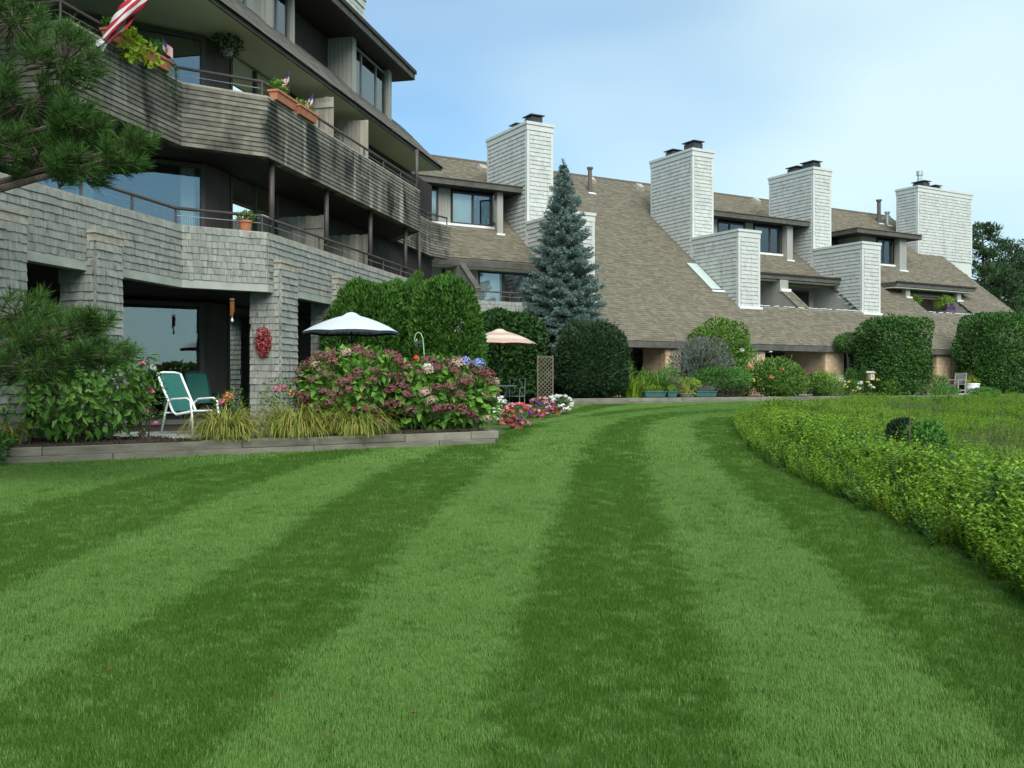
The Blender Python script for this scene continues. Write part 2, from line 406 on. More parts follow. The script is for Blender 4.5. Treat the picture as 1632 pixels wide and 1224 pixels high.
def scatter_object(name, tufts, P, rot, scl, mats, pick, matidx=None):
    """one object: the tufts sit in its mesh once, geometry nodes repeat them on its loose points"""
    Vs, Fs, gid = [], [], []
    b = 0
    for k, (V, F) in enumerate(tufts):
        Vs.append(V); Fs.append(F + b); gid.append(np.full(len(V), k)); b += len(V)
    Vall = np.concatenate(Vs + [P]); Fall = np.concatenate(Fs)
    me = np_mesh(name, Vall, Fall)
    nT, nP = b, len(P)
    A = me.attributes
    g = A.new('gid', 'INT', 'POINT'); g.data.foreach_set('value', np.concatenate(gid + [np.full(nP, -1)]).astype(np.int32))
    q = A.new('rot', 'FLOAT_VECTOR', 'POINT'); q.data.foreach_set('vector', np.concatenate([np.zeros((nT, 3)), rot]).astype(np.float32).ravel())
    s = A.new('scl', 'FLOAT', 'POINT'); s.data.foreach_set('value', np.concatenate([np.ones(nT), scl]).astype(np.float32))
    p = A.new('pick', 'INT', 'POINT'); p.data.foreach_set('value', np.concatenate([np.zeros(nT), pick]).astype(np.int32))
    for m in mats: me.materials.append(m)
    if matidx is not None: me.polygons.foreach_set('material_index', np.asarray(matidx, np.int32))
    o = bpy.data.objects.new(name, me); COL.objects.link(o)
    ng = bpy.data.node_groups.new(name + '_scatter', 'GeometryNodeTree')
    ng.interface.new_socket('Geometry', in_out='INPUT', socket_type='NodeSocketGeometry')
    ng.interface.new_socket('Geometry', in_out='OUTPUT', socket_type='NodeSocketGeometry')
    N, Lk = ng.nodes, ng.links
    gi, go = N.new('NodeGroupInput'), N.new('NodeGroupOutput')
    def attr(nm, dt):
        a = N.new('GeometryNodeInputNamedAttribute'); a.data_type = dt; a.inputs['Name'].default_value = nm; return a.outputs['Attribute']
    cmp_ = N.new('FunctionNodeCompare'); cmp_.data_type = 'INT'; cmp_.operation = 'LESS_THAN'
    Lk.new(attr('gid', 'INT'), cmp_.inputs[2]); cmp_.inputs[3].default_value = 0
    sep = N.new('GeometryNodeSeparateGeometry'); sep.domain = 'POINT'
    Lk.new(gi.outputs[0], sep.inputs['Geometry']); Lk.new(cmp_.outputs[0], sep.inputs['Selection'])
    spl = N.new('GeometryNodeSplitToInstances'); spl.domain = 'POINT'
    Lk.new(sep.outputs['Inverted'], spl.inputs['Geometry']); Lk.new(attr('gid', 'INT'), spl.inputs['Group ID'])
    iop = N.new('GeometryNodeInstanceOnPoints')
    Lk.new(sep.outputs['Selection'], iop.inputs['Points']); Lk.new(spl.outputs['Instances'], iop.inputs['Instance'])
    iop.inputs['Pick Instance'].default_value = True
    Lk.new(attr('pick', 'INT'), iop.inputs['Instance Index'])
    Lk.new(attr('rot', 'FLOAT_VECTOR'), iop.inputs['Rotation'])
    Lk.new(attr('scl', 'FLOAT'), iop.inputs['Scale'])
    Lk.new(iop.outputs['Instances'], go.inputs[0])
    md = o.modifiers.new('scatter', 'NODES'); md.node_group = ng
    return o

def sample_region(n, x0, x1, y0, y1, poly):
    P = np.stack([rng.uniform(x0, x1, n), rng.uniform(y0, y1, n)], 1)
    return P[in_poly(P, poly)]

M['grass'] = leafm('grass_blade', [(.038, .108, .008), (.069, .168, .016), (.104, .212, .033), (.172, .268, .080)], .30, .46, .7, .42, .40)
M['dry_grass'] = leafm('dry_grass_blade', [(.10, .17, .04), (.16, .20, .07)], .2, .6)
tufts, tm = [], []
for k in range(6):
    V, F = np_blades(80, .066, .038, .0025, .34, 10 + k, .9)
    tufts.append((V, F)); tm += [1 if (k == 5 and j % 14 == 0) else 0 for j in range(len(F))]
for k in range(4):
    V, F = np_blades(80, .17, .050, .0075, .34, 30 + k, .9)
    tufts.append((V, F)); tm += [0] * len(F)
parts = []
for (y0, y1, dens, lo, hi, sc0, sc1) in [(.5, 8, 420, 0, 6, .85, 1.2), (8, 14, 250, 0, 6, 1.1, 1.45), (14, 50, 75, 6, 10, .75, 1.1)]:
    xa, xb = -.66 * y1 - 3, .66 * y1 + 3
    P = sample_region(int((xb - xa) * (y1 - y0) * dens), xa, xb, y0, y1, LAWN)
    keep = np.abs(P[:, 0]) < .66 * P[:, 1] + 3.0
    P = P[keep]
    parts.append((P, rng.integers(lo, hi, len(P)), rng.uniform(sc0, sc1, len(P))))
P = np.concatenate([p[0] for p in parts]); pk = np.concatenate([p[1] for p in parts]); sc = np.concatenate([p[2] for p in parts])
away, head = mow(P)
rz = -head + np.where(away > 0, 0, np.pi) + rng.normal(0, .16, len(P))
P3 = np.concatenate([P, np.interp(P[:, 1], *GZ)[:, None]], 1)
rot = np.stack([rng.normal(0, .05, len(P)), rng.normal(0, .05, len(P)), rz], 1)
lawn = scatter_object('grass', tufts, P3, rot, sc, [M['grass'], M['dry_grass']], pk, tm)
tag(lawn, 'mown green lawn grass leaning in alternate light and dark stripes', 'grass', kind='stuff')

# ------------------------------------------------------------------ timber edging, patio, bed
def pz(p):
    q = Vector((p[0], p[1], 0)) - T0; w = T0 + TD * max(-3.0, min(q.dot(TD), 8.5))
    return gz(w.y) + .222 + .01 * max(0, min(q.dot(TN), 3))

edging = thing('timber_edging', 'low weathered timber edging along lawn below the hydrangeas and stone patio', 'edging', T0)
def timber(p, q, z, h=.125, dep=.15, parent=edging, follow=True):
    mb = MB(); p, q = Vector(p), Vector(q)
    d = (q - p).normalized()
    p2, q2 = p + d * .004, q - d * .004
    za, zc = (gz(p.y) + z, gz(q.y) + z) if follow else (z, z)
    mb.span((p2.x, p2.y, za + h / 2), (q2.x, q2.y, zc + h / 2), dep, h)
    o = mb.build('timber', M['timber'])
    bv = o.modifiers.new('worn_edges', 'BEVEL'); bv.width = .008; bv.segments = 2
    o.parent = parent; o.matrix_parent_inverse = Matrix.Translation(-Vector(parent.location))
    return o
def tpt(x):                                                            # a point on the edging seen at photo column x
    k = (x - 816) / 1510
    s = (T0.x - k * T0.y) / (k * TD.y - TD.x)
    return T0 + TD * s
joints = [tpt(-150), tpt(67), tpt(386), tpt(646), tpt(751), tpt(795)]
off = TN * .075
for a, b in zip(joints[:-1], joints[1:]):
    timber(a + off, b + off, .105 + random.uniform(-.004, .006), .13)
lowj = [tpt(-180), tpt(180), tpt(500), tpt(700), tpt(790)]
for a, b in zip(lowj[:-1], lowj[1:]):
    timber(a + off * .9, b + off * .9, -.025, .127)
e0 = tpt(795) + off * 2
for k in range(3):
    a = e0 + TN * (.02 + 1.6 * k) + Vector((.02, 0, 0)); timber(a - TD * .075, a + TN * 1.58 - TD * .075, .105, .13)

patio = tag(empty('patio', T0 + TN * .2), kind='structure')
base = MB()
q = [T0 - TD * 6 + TN * .15, T1 + TN * .15 - TD * .1, T1 + TN * 8.5 - TD * .5, T0 - TD * 6 + TN * 12]
def pzq(p, dz=0): return (p.x, p.y, pz(p) + dz)
mid = [T0 - TD * 6 + TN * 2.4, T1 + TN * 2.4 - TD * .1]
base.add([pzq(q[0], -.03), pzq(q[1], -.03), pzq(mid[1], -.03), pzq(mid[0], -.03), pzq(q[2], -.03), pzq(q[3], -.03)], [(0, 1, 2, 3), (3, 2, 4, 5)])
# sides of the raised bed
base.add([pzq(q[1], -.03), pzq(mid[1], -.03), (mid[1].x, mid[1].y, .1), (q[1].x, q[1].y, .1), pzq(q[2], -.03), (q[2].x, q[2].y, .1)], [(0, 3, 2, 1), (1, 2, 5, 4)])
o = base.build('bed_soil', M['mulch']); o.parent = patio; o.matrix_parent_inverse = Matrix.Translation(-Vector(patio.location))
k = 0
for row, (d0, d1) in enumerate([(.16, .85), (.87, 1.62), (1.64, 2.38), (2.40, 3.2)]):
    s = .6 + .3 * (row % 2)
    while s < 6.4:
        w = random.uniform(.55, 1.1)
        if row or 2.55 < s < 4.6:
            mb = MB()
            cs = [T0 + TD * (s + .012) + TN * (d0 + .006), T0 + TD * (s + w) + TN * (d0 + .006), T0 + TD * (s + w) + TN * d1, T0 + TD * (s + .012) + TN * d1]
            cs = [c + TD * random.uniform(-.008, .008) for c in cs]
            dz = random.uniform(0, .012)
            tp = [pzq(c, .012 + dz) for c in cs]
            mb.add([(p[0], p[1], p[2] - .045) for p in tp] + tp, [(3, 2, 1, 0), (4, 5, 6, 7), (0, 1, 5, 4), (1, 2, 6, 5), (2, 3, 7, 6), (3, 0, 4, 7)])
            st = mb.build('flagstone', M['flag_stone']); st.parent = patio; st.matrix_parent_inverse = Matrix.Translation(-Vector(patio.location))
        s += w + .012

# mulch heaped on the bed, loose chips too many to count
cv, cf = [], []
bedp = [T0 - TD * 3, T0 + TD * 2.75, T0 + TD * 2.3 + TN * 1.2, T0 + TD * .6 + TN * 1.9, T0 - TD * 3 + TN * 2]
bed2 = [T0 + TD * 4.4, T1 - TD * .15, T1 - TD * .15 + TN * 1.6, T0 + TD * 4.6 + TN * 1.4]
mm = MB()
for poly in (bedp, bed2):
    n0 = [pzq(p + TN * .15 if (p - T0).dot(TN) < .1 else p, .02) for p in poly]
    c = sum((Vector(p) for p in n0), Vector()) / len(n0); c.z += .03
    mm.add(n0 + [c], [(i, (i + 1) % len(n0), len(n0)) for i in range(len(n0))])
for _ in range(2600):
    poly = bedp if random.random() < .6 else bed2
    a, b, c = random.sample(poly, 3); u, v = sorted((random.random(), random.random()))
    p = a * u + b * (v - u) + c * (1 - v)
    if (p - T0).dot(TN) < .16: p = p + TN * .17
    z = pz(p) + .035 + random.random() * .015
    rzz, tl = random.uniform(0, 6.3), random.uniform(-.5, .5)
    mm.obox((p.x, p.y, z), (math.cos(rzz), math.sin(rzz), tl), (-math.sin(rzz), math.cos(rzz), 0), (0, 0, 1), (random.uniform(.02, .06), .018, .008))
tag(mm.build('mulch', M['mulch']), 'dark bark mulch spread on the bed behind the timber edging', 'mulch', kind='stuff')

# far garden edging and raised bed
fe = thing('timber_edging', 'long low weathered timber edging before the townhouse garden beds', 'edging', fp(-5, WALL_I, .9))
s = -5.03
while s < 31:
    if 15.7 < s < 17: s = 18.4
    L = random.uniform(2.2, 2.6)
    for r_ in range(2):
        a, b = fp(s + .25 * r_, WALL_I + .06, 0), fp(s + L + .25 * r_, WALL_I + .06, 0)
        timber(a, b, gz(34) + .0 + .128 * r_ - .03 + random.uniform(-.004, .004), .126, .14, fe, False)
    s += L
a = fp(-5.03, WALL_I, 0)
for k in range(3):
    p = a + FB * (.1 + 1.5 * k); timber(p, p + FB * 1.48, gz(34) + .095, .126, .14, fe, False)
BEDZ = 1.09
gb = MB()
gb.prism([fp(-5, WALL_I + .12, 0), fp(33, WALL_I + .12, 0), fp(33, .6, 0), fp(-5, .6, 0)], .7, BEDZ)
tag(gb.build('garden_bed', M['soil']), kind='structure')

# ------------------------------------------------------------------ shingle fields
UP = Vector((0, 0, 1))
def np_boxes(C, AX, AY, AZ):
    """many boxes at once: centres and half-axis vectors (n,3)"""
    C, AX, AY, AZ = (np.asarray(a, float) for a in (C, AX, AY, AZ))
    S = [(-1, -1, -1), (1, -1, -1), (-1, 1, -1), (1, 1, -1), (-1, -1, 1), (1, -1, 1), (-1, 1, 1), (1, 1, 1)]
    V = np.stack([C + AX * a + AY * b + AZ * c for a, b, c in S], 1).reshape(-1, 3)
    q = np.array([(0, 2, 3, 1), (4, 5, 7, 6), (0, 1, 5, 4), (2, 6, 7, 3), (0, 4, 6, 2), (1, 3, 7, 5)])
    F = ((np.arange(len(C)) * 8)[:, None, None] + q[None]).reshape(-1, 4)
    return V, F

def shingle_field(o, d, nrm, L, z0, z1, exp, wlo, whi, th=.012, keep=None, s_in=0.0, over=1.25):
    """lapped shingles on an upright face from point o along d; returns (centre, half axes) rows"""
    out = []; o, d, nrm = Vector(o), Vector(d).normalized(), Vector(nrm).normalized()
    rows = max(1, int(round((z1 - z0) / exp))); e = (z1 - z0) / rows
    for r in range(rows):
        z = z0 + r * e; s = s_in - random.uniform(0, whi)
        while s < L - s_in - .01:
            w = random.uniform(wlo, whi); a, b = max(s, s_in), min(s + w, L - s_in)
            s += w
            if b - a < .03: continue
            dz = random.uniform(-.006, .006); t = random.uniform(.8, 1.25)
            h = e * over if r < rows - 1 else e - .002
            c = o + d * ((a + b) / 2); zc = z + dz + h / 2
            if keep and not keep((a + b) / 2, zc): continue
            tilt = th * .9 / h
            az = (UP - nrm * tilt).normalized()
            cc = Vector((c.x, c.y, zc)) + nrm * (th * .55)
            out.append((cc, d * ((b - a) / 2 - .0025), nrm * (th * t / 2), az * (h / 2)))
    return out

def field_object(name, rows, mat, parent, stuff=True):
    V, F = np_boxes([r[0] for r in rows], [r[1] for r in rows], [r[2] for r in rows], [r[3] for r in rows])
    o = link(name, np_mesh(name, V, F), mat); kid(o, parent)
    if stuff: o['kind'] = 'stuff'
    return o

# ------------------------------------------------------------------ far townhouses
far = thing('townhouse_row', 'long townhouse row with one big tan shingled roof and pale chimneys', 'building', fp(12, 0, .95))
def froof(i): return 3.69 + FT * i
def fbox(mb, s0, s1, i0, i1, z0, z1, mi=0):
    c = fp((s0 + s1) / 2, (i0 + i1) / 2, (z0 + z1) / 2)
    return mb.obox(c, FU, FB, UP, (s1 - s0, i1 - i0, z1 - z0), mi)
def fs_of(x, i):
    k = (x - 816) / 1510; p = FA + FB * i
    return (p.x - k * p.y) / (k * FU.y - FU.x)
def fpart(name, mat, *boxes, parent=None):
    mb = MB()
    for b in boxes: fbox(mb, *b)
    return kid(mb.build(name, mat), parent or far)

SMIN, SMAX, RIDGE = -12.0, 30.0, 11.27
CUTS = [(-30, -1.4, -1, 3.78), (8.95, 16.05, 1.95, 3.75), (21.6, 25.7, 2.2, 3.5), (-7.4, -2.62, 5.98, 8.0), (8.95, 15.2, 5.98, 8.0), (20.9, 24.3, 5.98, 8.0)]
def cut(s, i, m=0.0):
    return any(a - m < s < b + m and c - m < i < d + m for a, b, c, d in CUTS)
sb = sorted({SMIN, SMAX, *[min(max(v, SMIN), SMAX) for c in CUTS for v in c[:2]]})
ib = sorted({-.45, RIDGE, *[v for c in CUTS for v in c[2:] if -.45 < v < RIDGE]})
mb = MB()
for s0, s1 in zip(sb[:-1], sb[1:]):
    for i0, i1 in zip(ib[:-1], ib[1:]):
        if cut((s0 + s1) / 2, (i0 + i1) / 2): continue
        if i1 <= 0 and s0 < -1.4: continue
        vs = [fp(s0, i0, froof(i0) - .02), fp(s1, i0, froof(i0) - .02), fp(s1, i1, froof(i1) - .02), fp(s0, i1, froof(i1) - .02)]
        mb.add(vs + [v - UP * .14 for v in vs], [(0, 1, 2, 3), (7, 6, 5, 4), (0, 4, 5, 1), (1, 5, 6, 2), (2, 6, 7, 3), (3, 7, 4, 0)])
mb.add([fp(SMIN, RIDGE, froof(RIDGE) - .02), fp(SMAX, RIDGE, froof(RIDGE) - .02), fp(SMAX, 22.5, 3.7), fp(SMIN, 22.5, 3.7)], [(3, 2, 1, 0)])
roof = kid(mb.build('roof', M['roof_sheet']), far)
rows = []
ex = .118
i = -.45; slope = (FB + UP * FT).normalized(); rn = FU.cross(slope).normalized()
if rn.z < 0: rn = -rn
while i < RIDGE - .02:
    s = SMIN - random.uniform(0, .3)
    while s < SMAX:
        w = random.choice((.16, .2, .26, .33)); a, b = s, min(s + w, SMAX); s += w
        m_ = (a + b) / 2
        if cut(m_, i + ex / 2) or (m_ < -1.4 and i < 3.78): continue
        c = fp(m_, i + ex * .5, froof(i + ex * .5)) + rn * (.006 + random.choice((0, 0, .006)))
        rows.append((c, FU * (w / 2 - .003), rn * .009, (slope - rn * .055) * (ex * 1.28 * .62)))
    i += ex
field_object('shingles', rows, M['roof'], roof)
# ridge cap, eave fascia and gutter
fpart('ridge_cap', M['roof'], (SMIN, SMAX, RIDGE - .12, RIDGE + .12, froof(RIDGE) - .06, froof(RIDGE) + .02))
fpart('fascia', M['fascia'], (-1.4, SMAX, -.48, -.42, 3.06, 3.31))
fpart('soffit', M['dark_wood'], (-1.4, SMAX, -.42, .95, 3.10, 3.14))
fpart('fascia', M['fascia'], (SMIN, -1.4, 3.70, 3.78, 6.40, 6.66))
fpart('soffit', M['soffit'], (SMIN, -1.4, 3.78, 4.6, 6.38, 6.43))
# gable end and the back of the house
mb = MB()
mb.extrude([fp(SMAX - .3, .9, 1.0), fp(SMAX - .3, 21.5, 1.0), fp(SMAX - .3, 21.5, 4.0), fp(SMAX - .3, RIDGE, froof(RIDGE) - .3), fp(SMAX - .3, .9, froof(.9) - .25)], FU * .2)
kid(mb.build('gable_wall', M['white_shingle']), far)
fpart('back_wall', M['white_shingle'], (SMIN, SMAX - .3, 21.3, 21.5, .9, 4.0))

# chimneys
def chimney(s0, s1, i0, i1, zt, zb, flues, low=None, label=None):
    mb = MB(); fbox(mb, s0, s1, i0, i1, zb, zt - .02)
    ch = kid(mb.build('chimney', M['white_trim']), far)
    if label: ch['label'] = label
    rows = []
    top = zt - .36
    below = lambda ii: froof(ii) - .1
    rows += shingle_field(fp(s0, i0, 0), FU, -FB, s1 - s0, max(zb, froof(i0) - .25), top, .185, .10, .24, .034, None, .10)
    rows += shingle_field(fp(s0, i0, 0), FB, -FU, i1 - i0, max(zb, froof(i0) - .25), top, .185, .10, .24, .034, lambda s, z: z > below(i0 + s) - .1, .10)
    rows += shingle_field(fp(s1, i0, 0), FB, FU, i1 - i0, max(zb, froof(i0) - .25), top, .185, .10, .24, .034, lambda s, z: z > below(i0 + s) - .1, .10)
    field_object('shingles', rows, M['white_shingle'], ch)
    t = .028
    z0 = max(zb, froof(i0) - .3)
    for (a, b, c, d) in ((s0 - t, s0 + .10, i0 - t, i0 + .10), (s1 - .10, s1 + t, i0 - t, i0 + .10)):
        fpart('corner_board', M['white_trim'], (a, b, c, d, z0, top + .02), parent=ch)
    fpart('corner_board', M['white_trim'], (s0 - t, s0 + .10, i1 - .10, i1 + t, z0, top + .02), parent=ch)
    fpart('cap_board', M['white_trim'], (s0 - .05, s1 + .05, i0 - .05, i1 + .05, zt - .34, zt - .10), parent=ch)
    fpart('cap', M['white_trim'], (s0 - .085, s1 + .085, i0 - .085, i1 + .085, zt - .097, zt + .03), parent=ch)
    for (fi, fw, fh, fsn) in flues:
        sc_ = (s0 + s1) / 2 + fsn
        fl = fpart('flue', M['flue'], (sc_ - .28, sc_ + .28, fi - fw / 2, fi + fw / 2, zt + .03, zt + .03 + fh), parent=ch)
        fpart('flue_cap', M['flue'], (sc_ - .36, sc_ + .36, fi - fw / 2 - .08, fi + fw / 2 + .08, zt + fh + .09, zt + fh + .13), parent=ch)
        fpart('flue_collar', M['flue'], (sc_ - .22, sc_ + .22, fi - fw / 2 + .06, fi + fw / 2 - .06, zt + .03 + fh, zt + fh + .09), parent=ch)
    if low:
        li, lz = low
        mb = MB(); fbox(mb, s0 + .012, s1 - .012, li, i0 - .03, froof(li) - .4, lz - .02)
        kid(mb.build('chimney_base', M['white_trim']), ch)
        rows = shingle_field(fp(s0 + .012, li, 0), FU, -FB, s1 - s0 - .024, froof(li) - .2, lz - .36, .185, .10, .24, .034, None, .10)
        rows += shingle_field(fp(s0 + .012, li, 0), FB, -FU, i0 - li, froof(li) - .25, lz - .36, .185, .10, .24, .034, lambda s, z: z > below(li + s) - .1, .10)
        rows += shingle_field(fp(s1 - .012, li, 0), FB, FU, i0 - li, 4.3, lz - .36, .185, .10, .24, .034, None, .10)
        field_object('shingles', rows, M['white_shingle'], ch)
        for (a, b) in ((s0 - t, s0 + .10), (s1 - .10, s1 + t)):
            fpart('corner_board', M['white_trim'], (a, b, li - t, li + .10, froof(li) - .3, lz - .34), parent=ch)
        fpart('cap_board', M['white_trim'], (s0 - .04, s1 + .04, li - .04, i0 - .035, lz - .34, lz - .10), parent=ch)
        fpart('cap', M['white_trim'], (s0 - .075, s1 + .075, li - .075, i0 - .04, lz - .097, lz + .02), parent=ch)
        fpart('flashing', M['flash'], (s0 - .06, s1 + .06, li - .16, li - .02, froof(li) - .10, froof(li) - .0), parent=ch)
chimney(-1.75, -.45, 4.9, 8.5, 13.05, 5.6, [(5.6, .6, .38, .1), (6.7, .5, .24, 0)], (1.7, 8.65))
chimney(7.7, 9.0, 5.0, 8.2, 13.08, 5.8, [(5.7, .75, .40, 0), (7.2, .6, .30, 0)], (1.83, 8.70))
chimney(16.08, 17.4, 5.05, 8.2, 13.13, 5.8, [(5.8, .8, .36, 0), (6.9, .7, .30, 0)], (1.88, 8.76))
chimney(27.8, 33.1, 7.43, 8.95, 13.8, 2.0, [(8.2, .8, .40, -1.3), (8.3, .7, .28, .0)])
mb = MB(); mb.tube([fp(29.0, 8.2, 14.3), fp(29.0, 8.2, 14.75)], .14, 10); mb.tube([fp(29.0, 8.2, 14.72), fp(29.0, 8.2, 14.98)], .2, 10)
kid(mb.build('metal_flue', M['galv'], smooth=False), far)

# dormers
def pane_window(s0, s1, z0, z1, i, parent, panes, blinds=None, fr='frame', depth=.06, name='window'):
    """framed window in a facade-parallel plane, parts: frame bars, panes, blinds"""
    w = MB(); t = .07
    for (a, b, c, d) in ((s0, s1, z0, z0 + t), (s0, s1, z1 - t, z1)): fbox(w, a, b, i - depth, i + .02, c, d)
    cs = [s0 + (s1 - s0) * f for f in panes]
    for c in cs: 
        a = min(max(c - t / 2, s0), s1 - t)
        fbox(w, a, a + t, i - depth + .003, i + .017, z0 + t, z1 - t)
    o = kid(w.build(name, M[fr]), parent)
    tgt = o if parent is far else parent
    for k in range(len(cs) - 1):
        fpart('pane', M['glass'], (cs[k] + t / 2 - .01, cs[k + 1] - t / 2 + .01, i - .012, i - .004, z0 + t - .005, z1 - t + .005), parent=tgt)
        if blinds and blinds[k]:
            fpart('blind', M['blind'], (cs[k] + t / 2, cs[k + 1] - t / 2, i + .06, i + .07, z0 + t, z1 - t), parent=tgt)
    return o

def siding(s0, s1, i0, z0, z1, parent, th=.05, step=.14, mat='siding'):
    """upright boards"""
    w = MB(); n = max(1, int(round((s1 - s0) / step)))
    for k in range(n):
        a, b = s0 + (s1 - s0) * k / n, s0 + (s1 - s0) * (k + 1) / n
        fbox(w, a + .004, b - .004, i0 - .012, i0 + th, z0, z1)
    fbox(w, s0, s1, i0, i0 + th + .02, z0, z1)
    return kid(w.build('siding', M[mat]), parent)

def dormer(s0, s1, f0, f1, items, zt=9.98):
    I = 5.95; z0 = froof(I) - .05
    mb = MB(); fbox(mb, f0, f1, 5.25, 8.15, zt + .02, zt + .27)
    d = kid(mb.build('dormer', M['fascia']), far)
    fpart('dormer_roof', M['roof_sheet'], (f0 - .03, f1 + .03, 5.2, 8.3, zt + .272, zt + .30), parent=d)
    fpart('soffit', M['dark_wood'], (f0 + .04, f1 - .04, 5.28, 8.1, zt, zt + .018), parent=d)
    fpart('back_wall', M['room'], (s0, s1, 7.6, 7.7, 8.3, zt), parent=d)
    for sx in (s0, s1 - .1):
        mb = MB(); mb.extrude([fp(sx, I, z0), fp(sx, I, zt), fp(sx, 8.1, zt), fp(sx, 8.1, froof(8.1) - .1)], FU * .1)
        kid(mb.build('cheek', M['siding']), d)
    fpart('sill', M['flash'], (s0, s1, I - .1, I + .05, z0, z0 + .10), parent=d)
    for it in items:
        a, b = fs_of(it[1], I), fs_of(it[2], I)
        if it[0] == 'S': siding(a, b, I, z0 + .1, zt, d)
        if it[0] == 'W': pane_window(a, b, z0 + .10, zt - .10, I, d, it[3], it[4])
        if it[0] == 'P':
            fpart('post', M['siding'], (a, b, I - .38, I, froof(I - .38) - .05, zt), parent=d)
            fpart('flashing', M['flash'], (a - .06, b + .06, I - .46, I - .38, froof(I - .46) - .02, froof(I - .38) + .03), parent=d)
    return d
dormer(-8.2, -2.5, -9.0, -1.78, [('W', 660, 698, (0, 1), (1,)), ('S', 698.5, 718, 0), ('W', 719, 784, (0, .52, 1), (1, 0)), ('P', 786, 795)])
dormer(9.02, 15.25, 9.03, 16.04, [('S', 1128, 1143), ('W', 1143, 1187, (0, .43, 1), (0, 1)), ('S', 1188, 1200), ('W', 1201, 1244, (0, .58, 1), (0, 0)), ('P', 1246, 1255)])
dormer(20.9, 24.35, 19.75, 25.25, [('S', 1372, 1396), ('W', 1397, 1422, (0, .42, 1), (0, 0)), ('P', 1425, 1436)])
# the open casement of the first dormer
a = fs_of(771, 5.95)
mb = MB(); hinge = fp(a + .55, 5.9, 0); q2 = fp(a + .15, 5.35, 0)
for z in (8.62, 9.72): mb.span((hinge.x, hinge.y, z), (q2.x, q2.y, z), .05, .06)
for p in (hinge, q2): mb.span((p.x, p.y, 8.6), (p.x, p.y, 9.74), .05, .05)
kid(mb.build('open_casement', M['frame']), far)
mb = MB(); mb.extrude([(hinge.x, hinge.y, 8.62), (q2.x, q2.y, 8.62), (q2.x, q2.y, 9.72), (hinge.x, hinge.y, 9.72)], FU * .008)
kid(mb.build('pane', M['glass']), far)

# sunk balconies in the roof
def recess(s0, s1, i0, i1, c0, c1, ci, cz, doors):
    zf = 4.35
    mb = MB(); fbox(mb, s0 - .05, s1 + .05, i0 - .02, 5.6, zf - .1, zf)
    r = kid(mb.build('sunk_balcony', M['concrete']), far)
    siding(s0, s1, 5.0, zf, 6.75, r)
    for sx, t in ((s0 - .06, .06), (s1, .06)):
        mb = MB(); mb.extrude([fp(sx, i0, zf), fp(sx, i0, froof(i0) - .02), fp(sx, i1 + .2, froof(i1 + .2) - .02), fp(sx, 5.1, 6.8), fp(sx, 5.1, zf)], FU * t)
        kid(mb.build('cheek', M['siding']), r)
    fpart('parapet', M['siding'], (s0, s1, i0 - .12, i0, zf, froof(i0) - .06), parent=r)
    fpart('ceiling', M['soffit'], (c0, c1, i1 - .4, 5.1, cz - .06, cz - .02), parent=r)
    can = fpart('canopy', M['fascia'], (c0, c1, ci, 4.4, cz, cz + .26), parent=r)
    fpart('canopy_edge', M['dark_wood'], (c0 - .04, c1 + .04, ci - .05, ci + .02, cz + .20, cz + .285), parent=r)
    for (a, b) in doors:
        pane_window(a, b, zf, 6.5, 4.96, r, (0, .5, 1), None)
    # torn flashing along the lip
    s = s0
    while s < s1:
        L = random.uniform(.12, .5)
        mb = MB(); p = fp(s, i0, froof(i0)); q_ = fp(min(s + L, s1), i0 + random.uniform(-.02, .02), froof(i0) + random.uniform(-.01, .03))
        mb.span(p + UP * .01 + FB * -.03, q_ + UP * .01 + FB * -.03, random.uniform(.06, .14), .03)
        kid(mb.build('flashing', M['flash']), r); s += L + random.choice((.04, .1, .3))
    return r
r2 = recess(9.0, 16.05, 1.95, 3.75, 8.98, 16.0, 3.2, 6.76, [(9.2, 10.6), (13.3, 15.6)])
r3 = recess(21.6, 25.7, 2.2, 3.5, 20.2, 27.0, 3.05, 6.84, [(21.9, 23.3)])
# partition between two balconies, its top shingled to the roof's pitch
mb = MB(); mb.extrude([fp(11.75, 1.97, 4.35), fp(11.75, 1.97, froof(1.97) - .03), fp(11.75, 3.2, froof(3.2) - .03), fp(11.75, 3.2, 6.74), fp(11.75, 4.98, 6.74), fp(11.75, 4.98, 4.35)], FU * .55)
kid(mb.build('partition', M['siding']), r2)
rows = []
i = 1.95
while i < 3.15:
    for a in (11.72, 12.0, 12.2):
        c = fp(a + .13, i + ex / 2, froof(i + ex / 2) + .0)
        rows.append((c, FU * .135, rn * .012, (slope - rn * .035) * (ex * 1.28 * .6)))
    i += ex
field_object('shingles', rows, M['roof'], r2)
fpart('flashing', M['flash'], (11.7, 12.36, 3.06, 3.2, froof(3.1) - .02, froof(3.1) + .12), parent=r2)
for sx in (21.3, 25.72):
    fpart('post', M['siding'], (sx, sx + .34, 3.3, 3.6, froof(3.3) - .1, 6.83), parent=r3)
    fpart('flashing', M['flash'], (sx - .05, sx + .4, 3.2, 3.3, froof(3.2) - .02, froof(3.2) + .10), parent=r3)

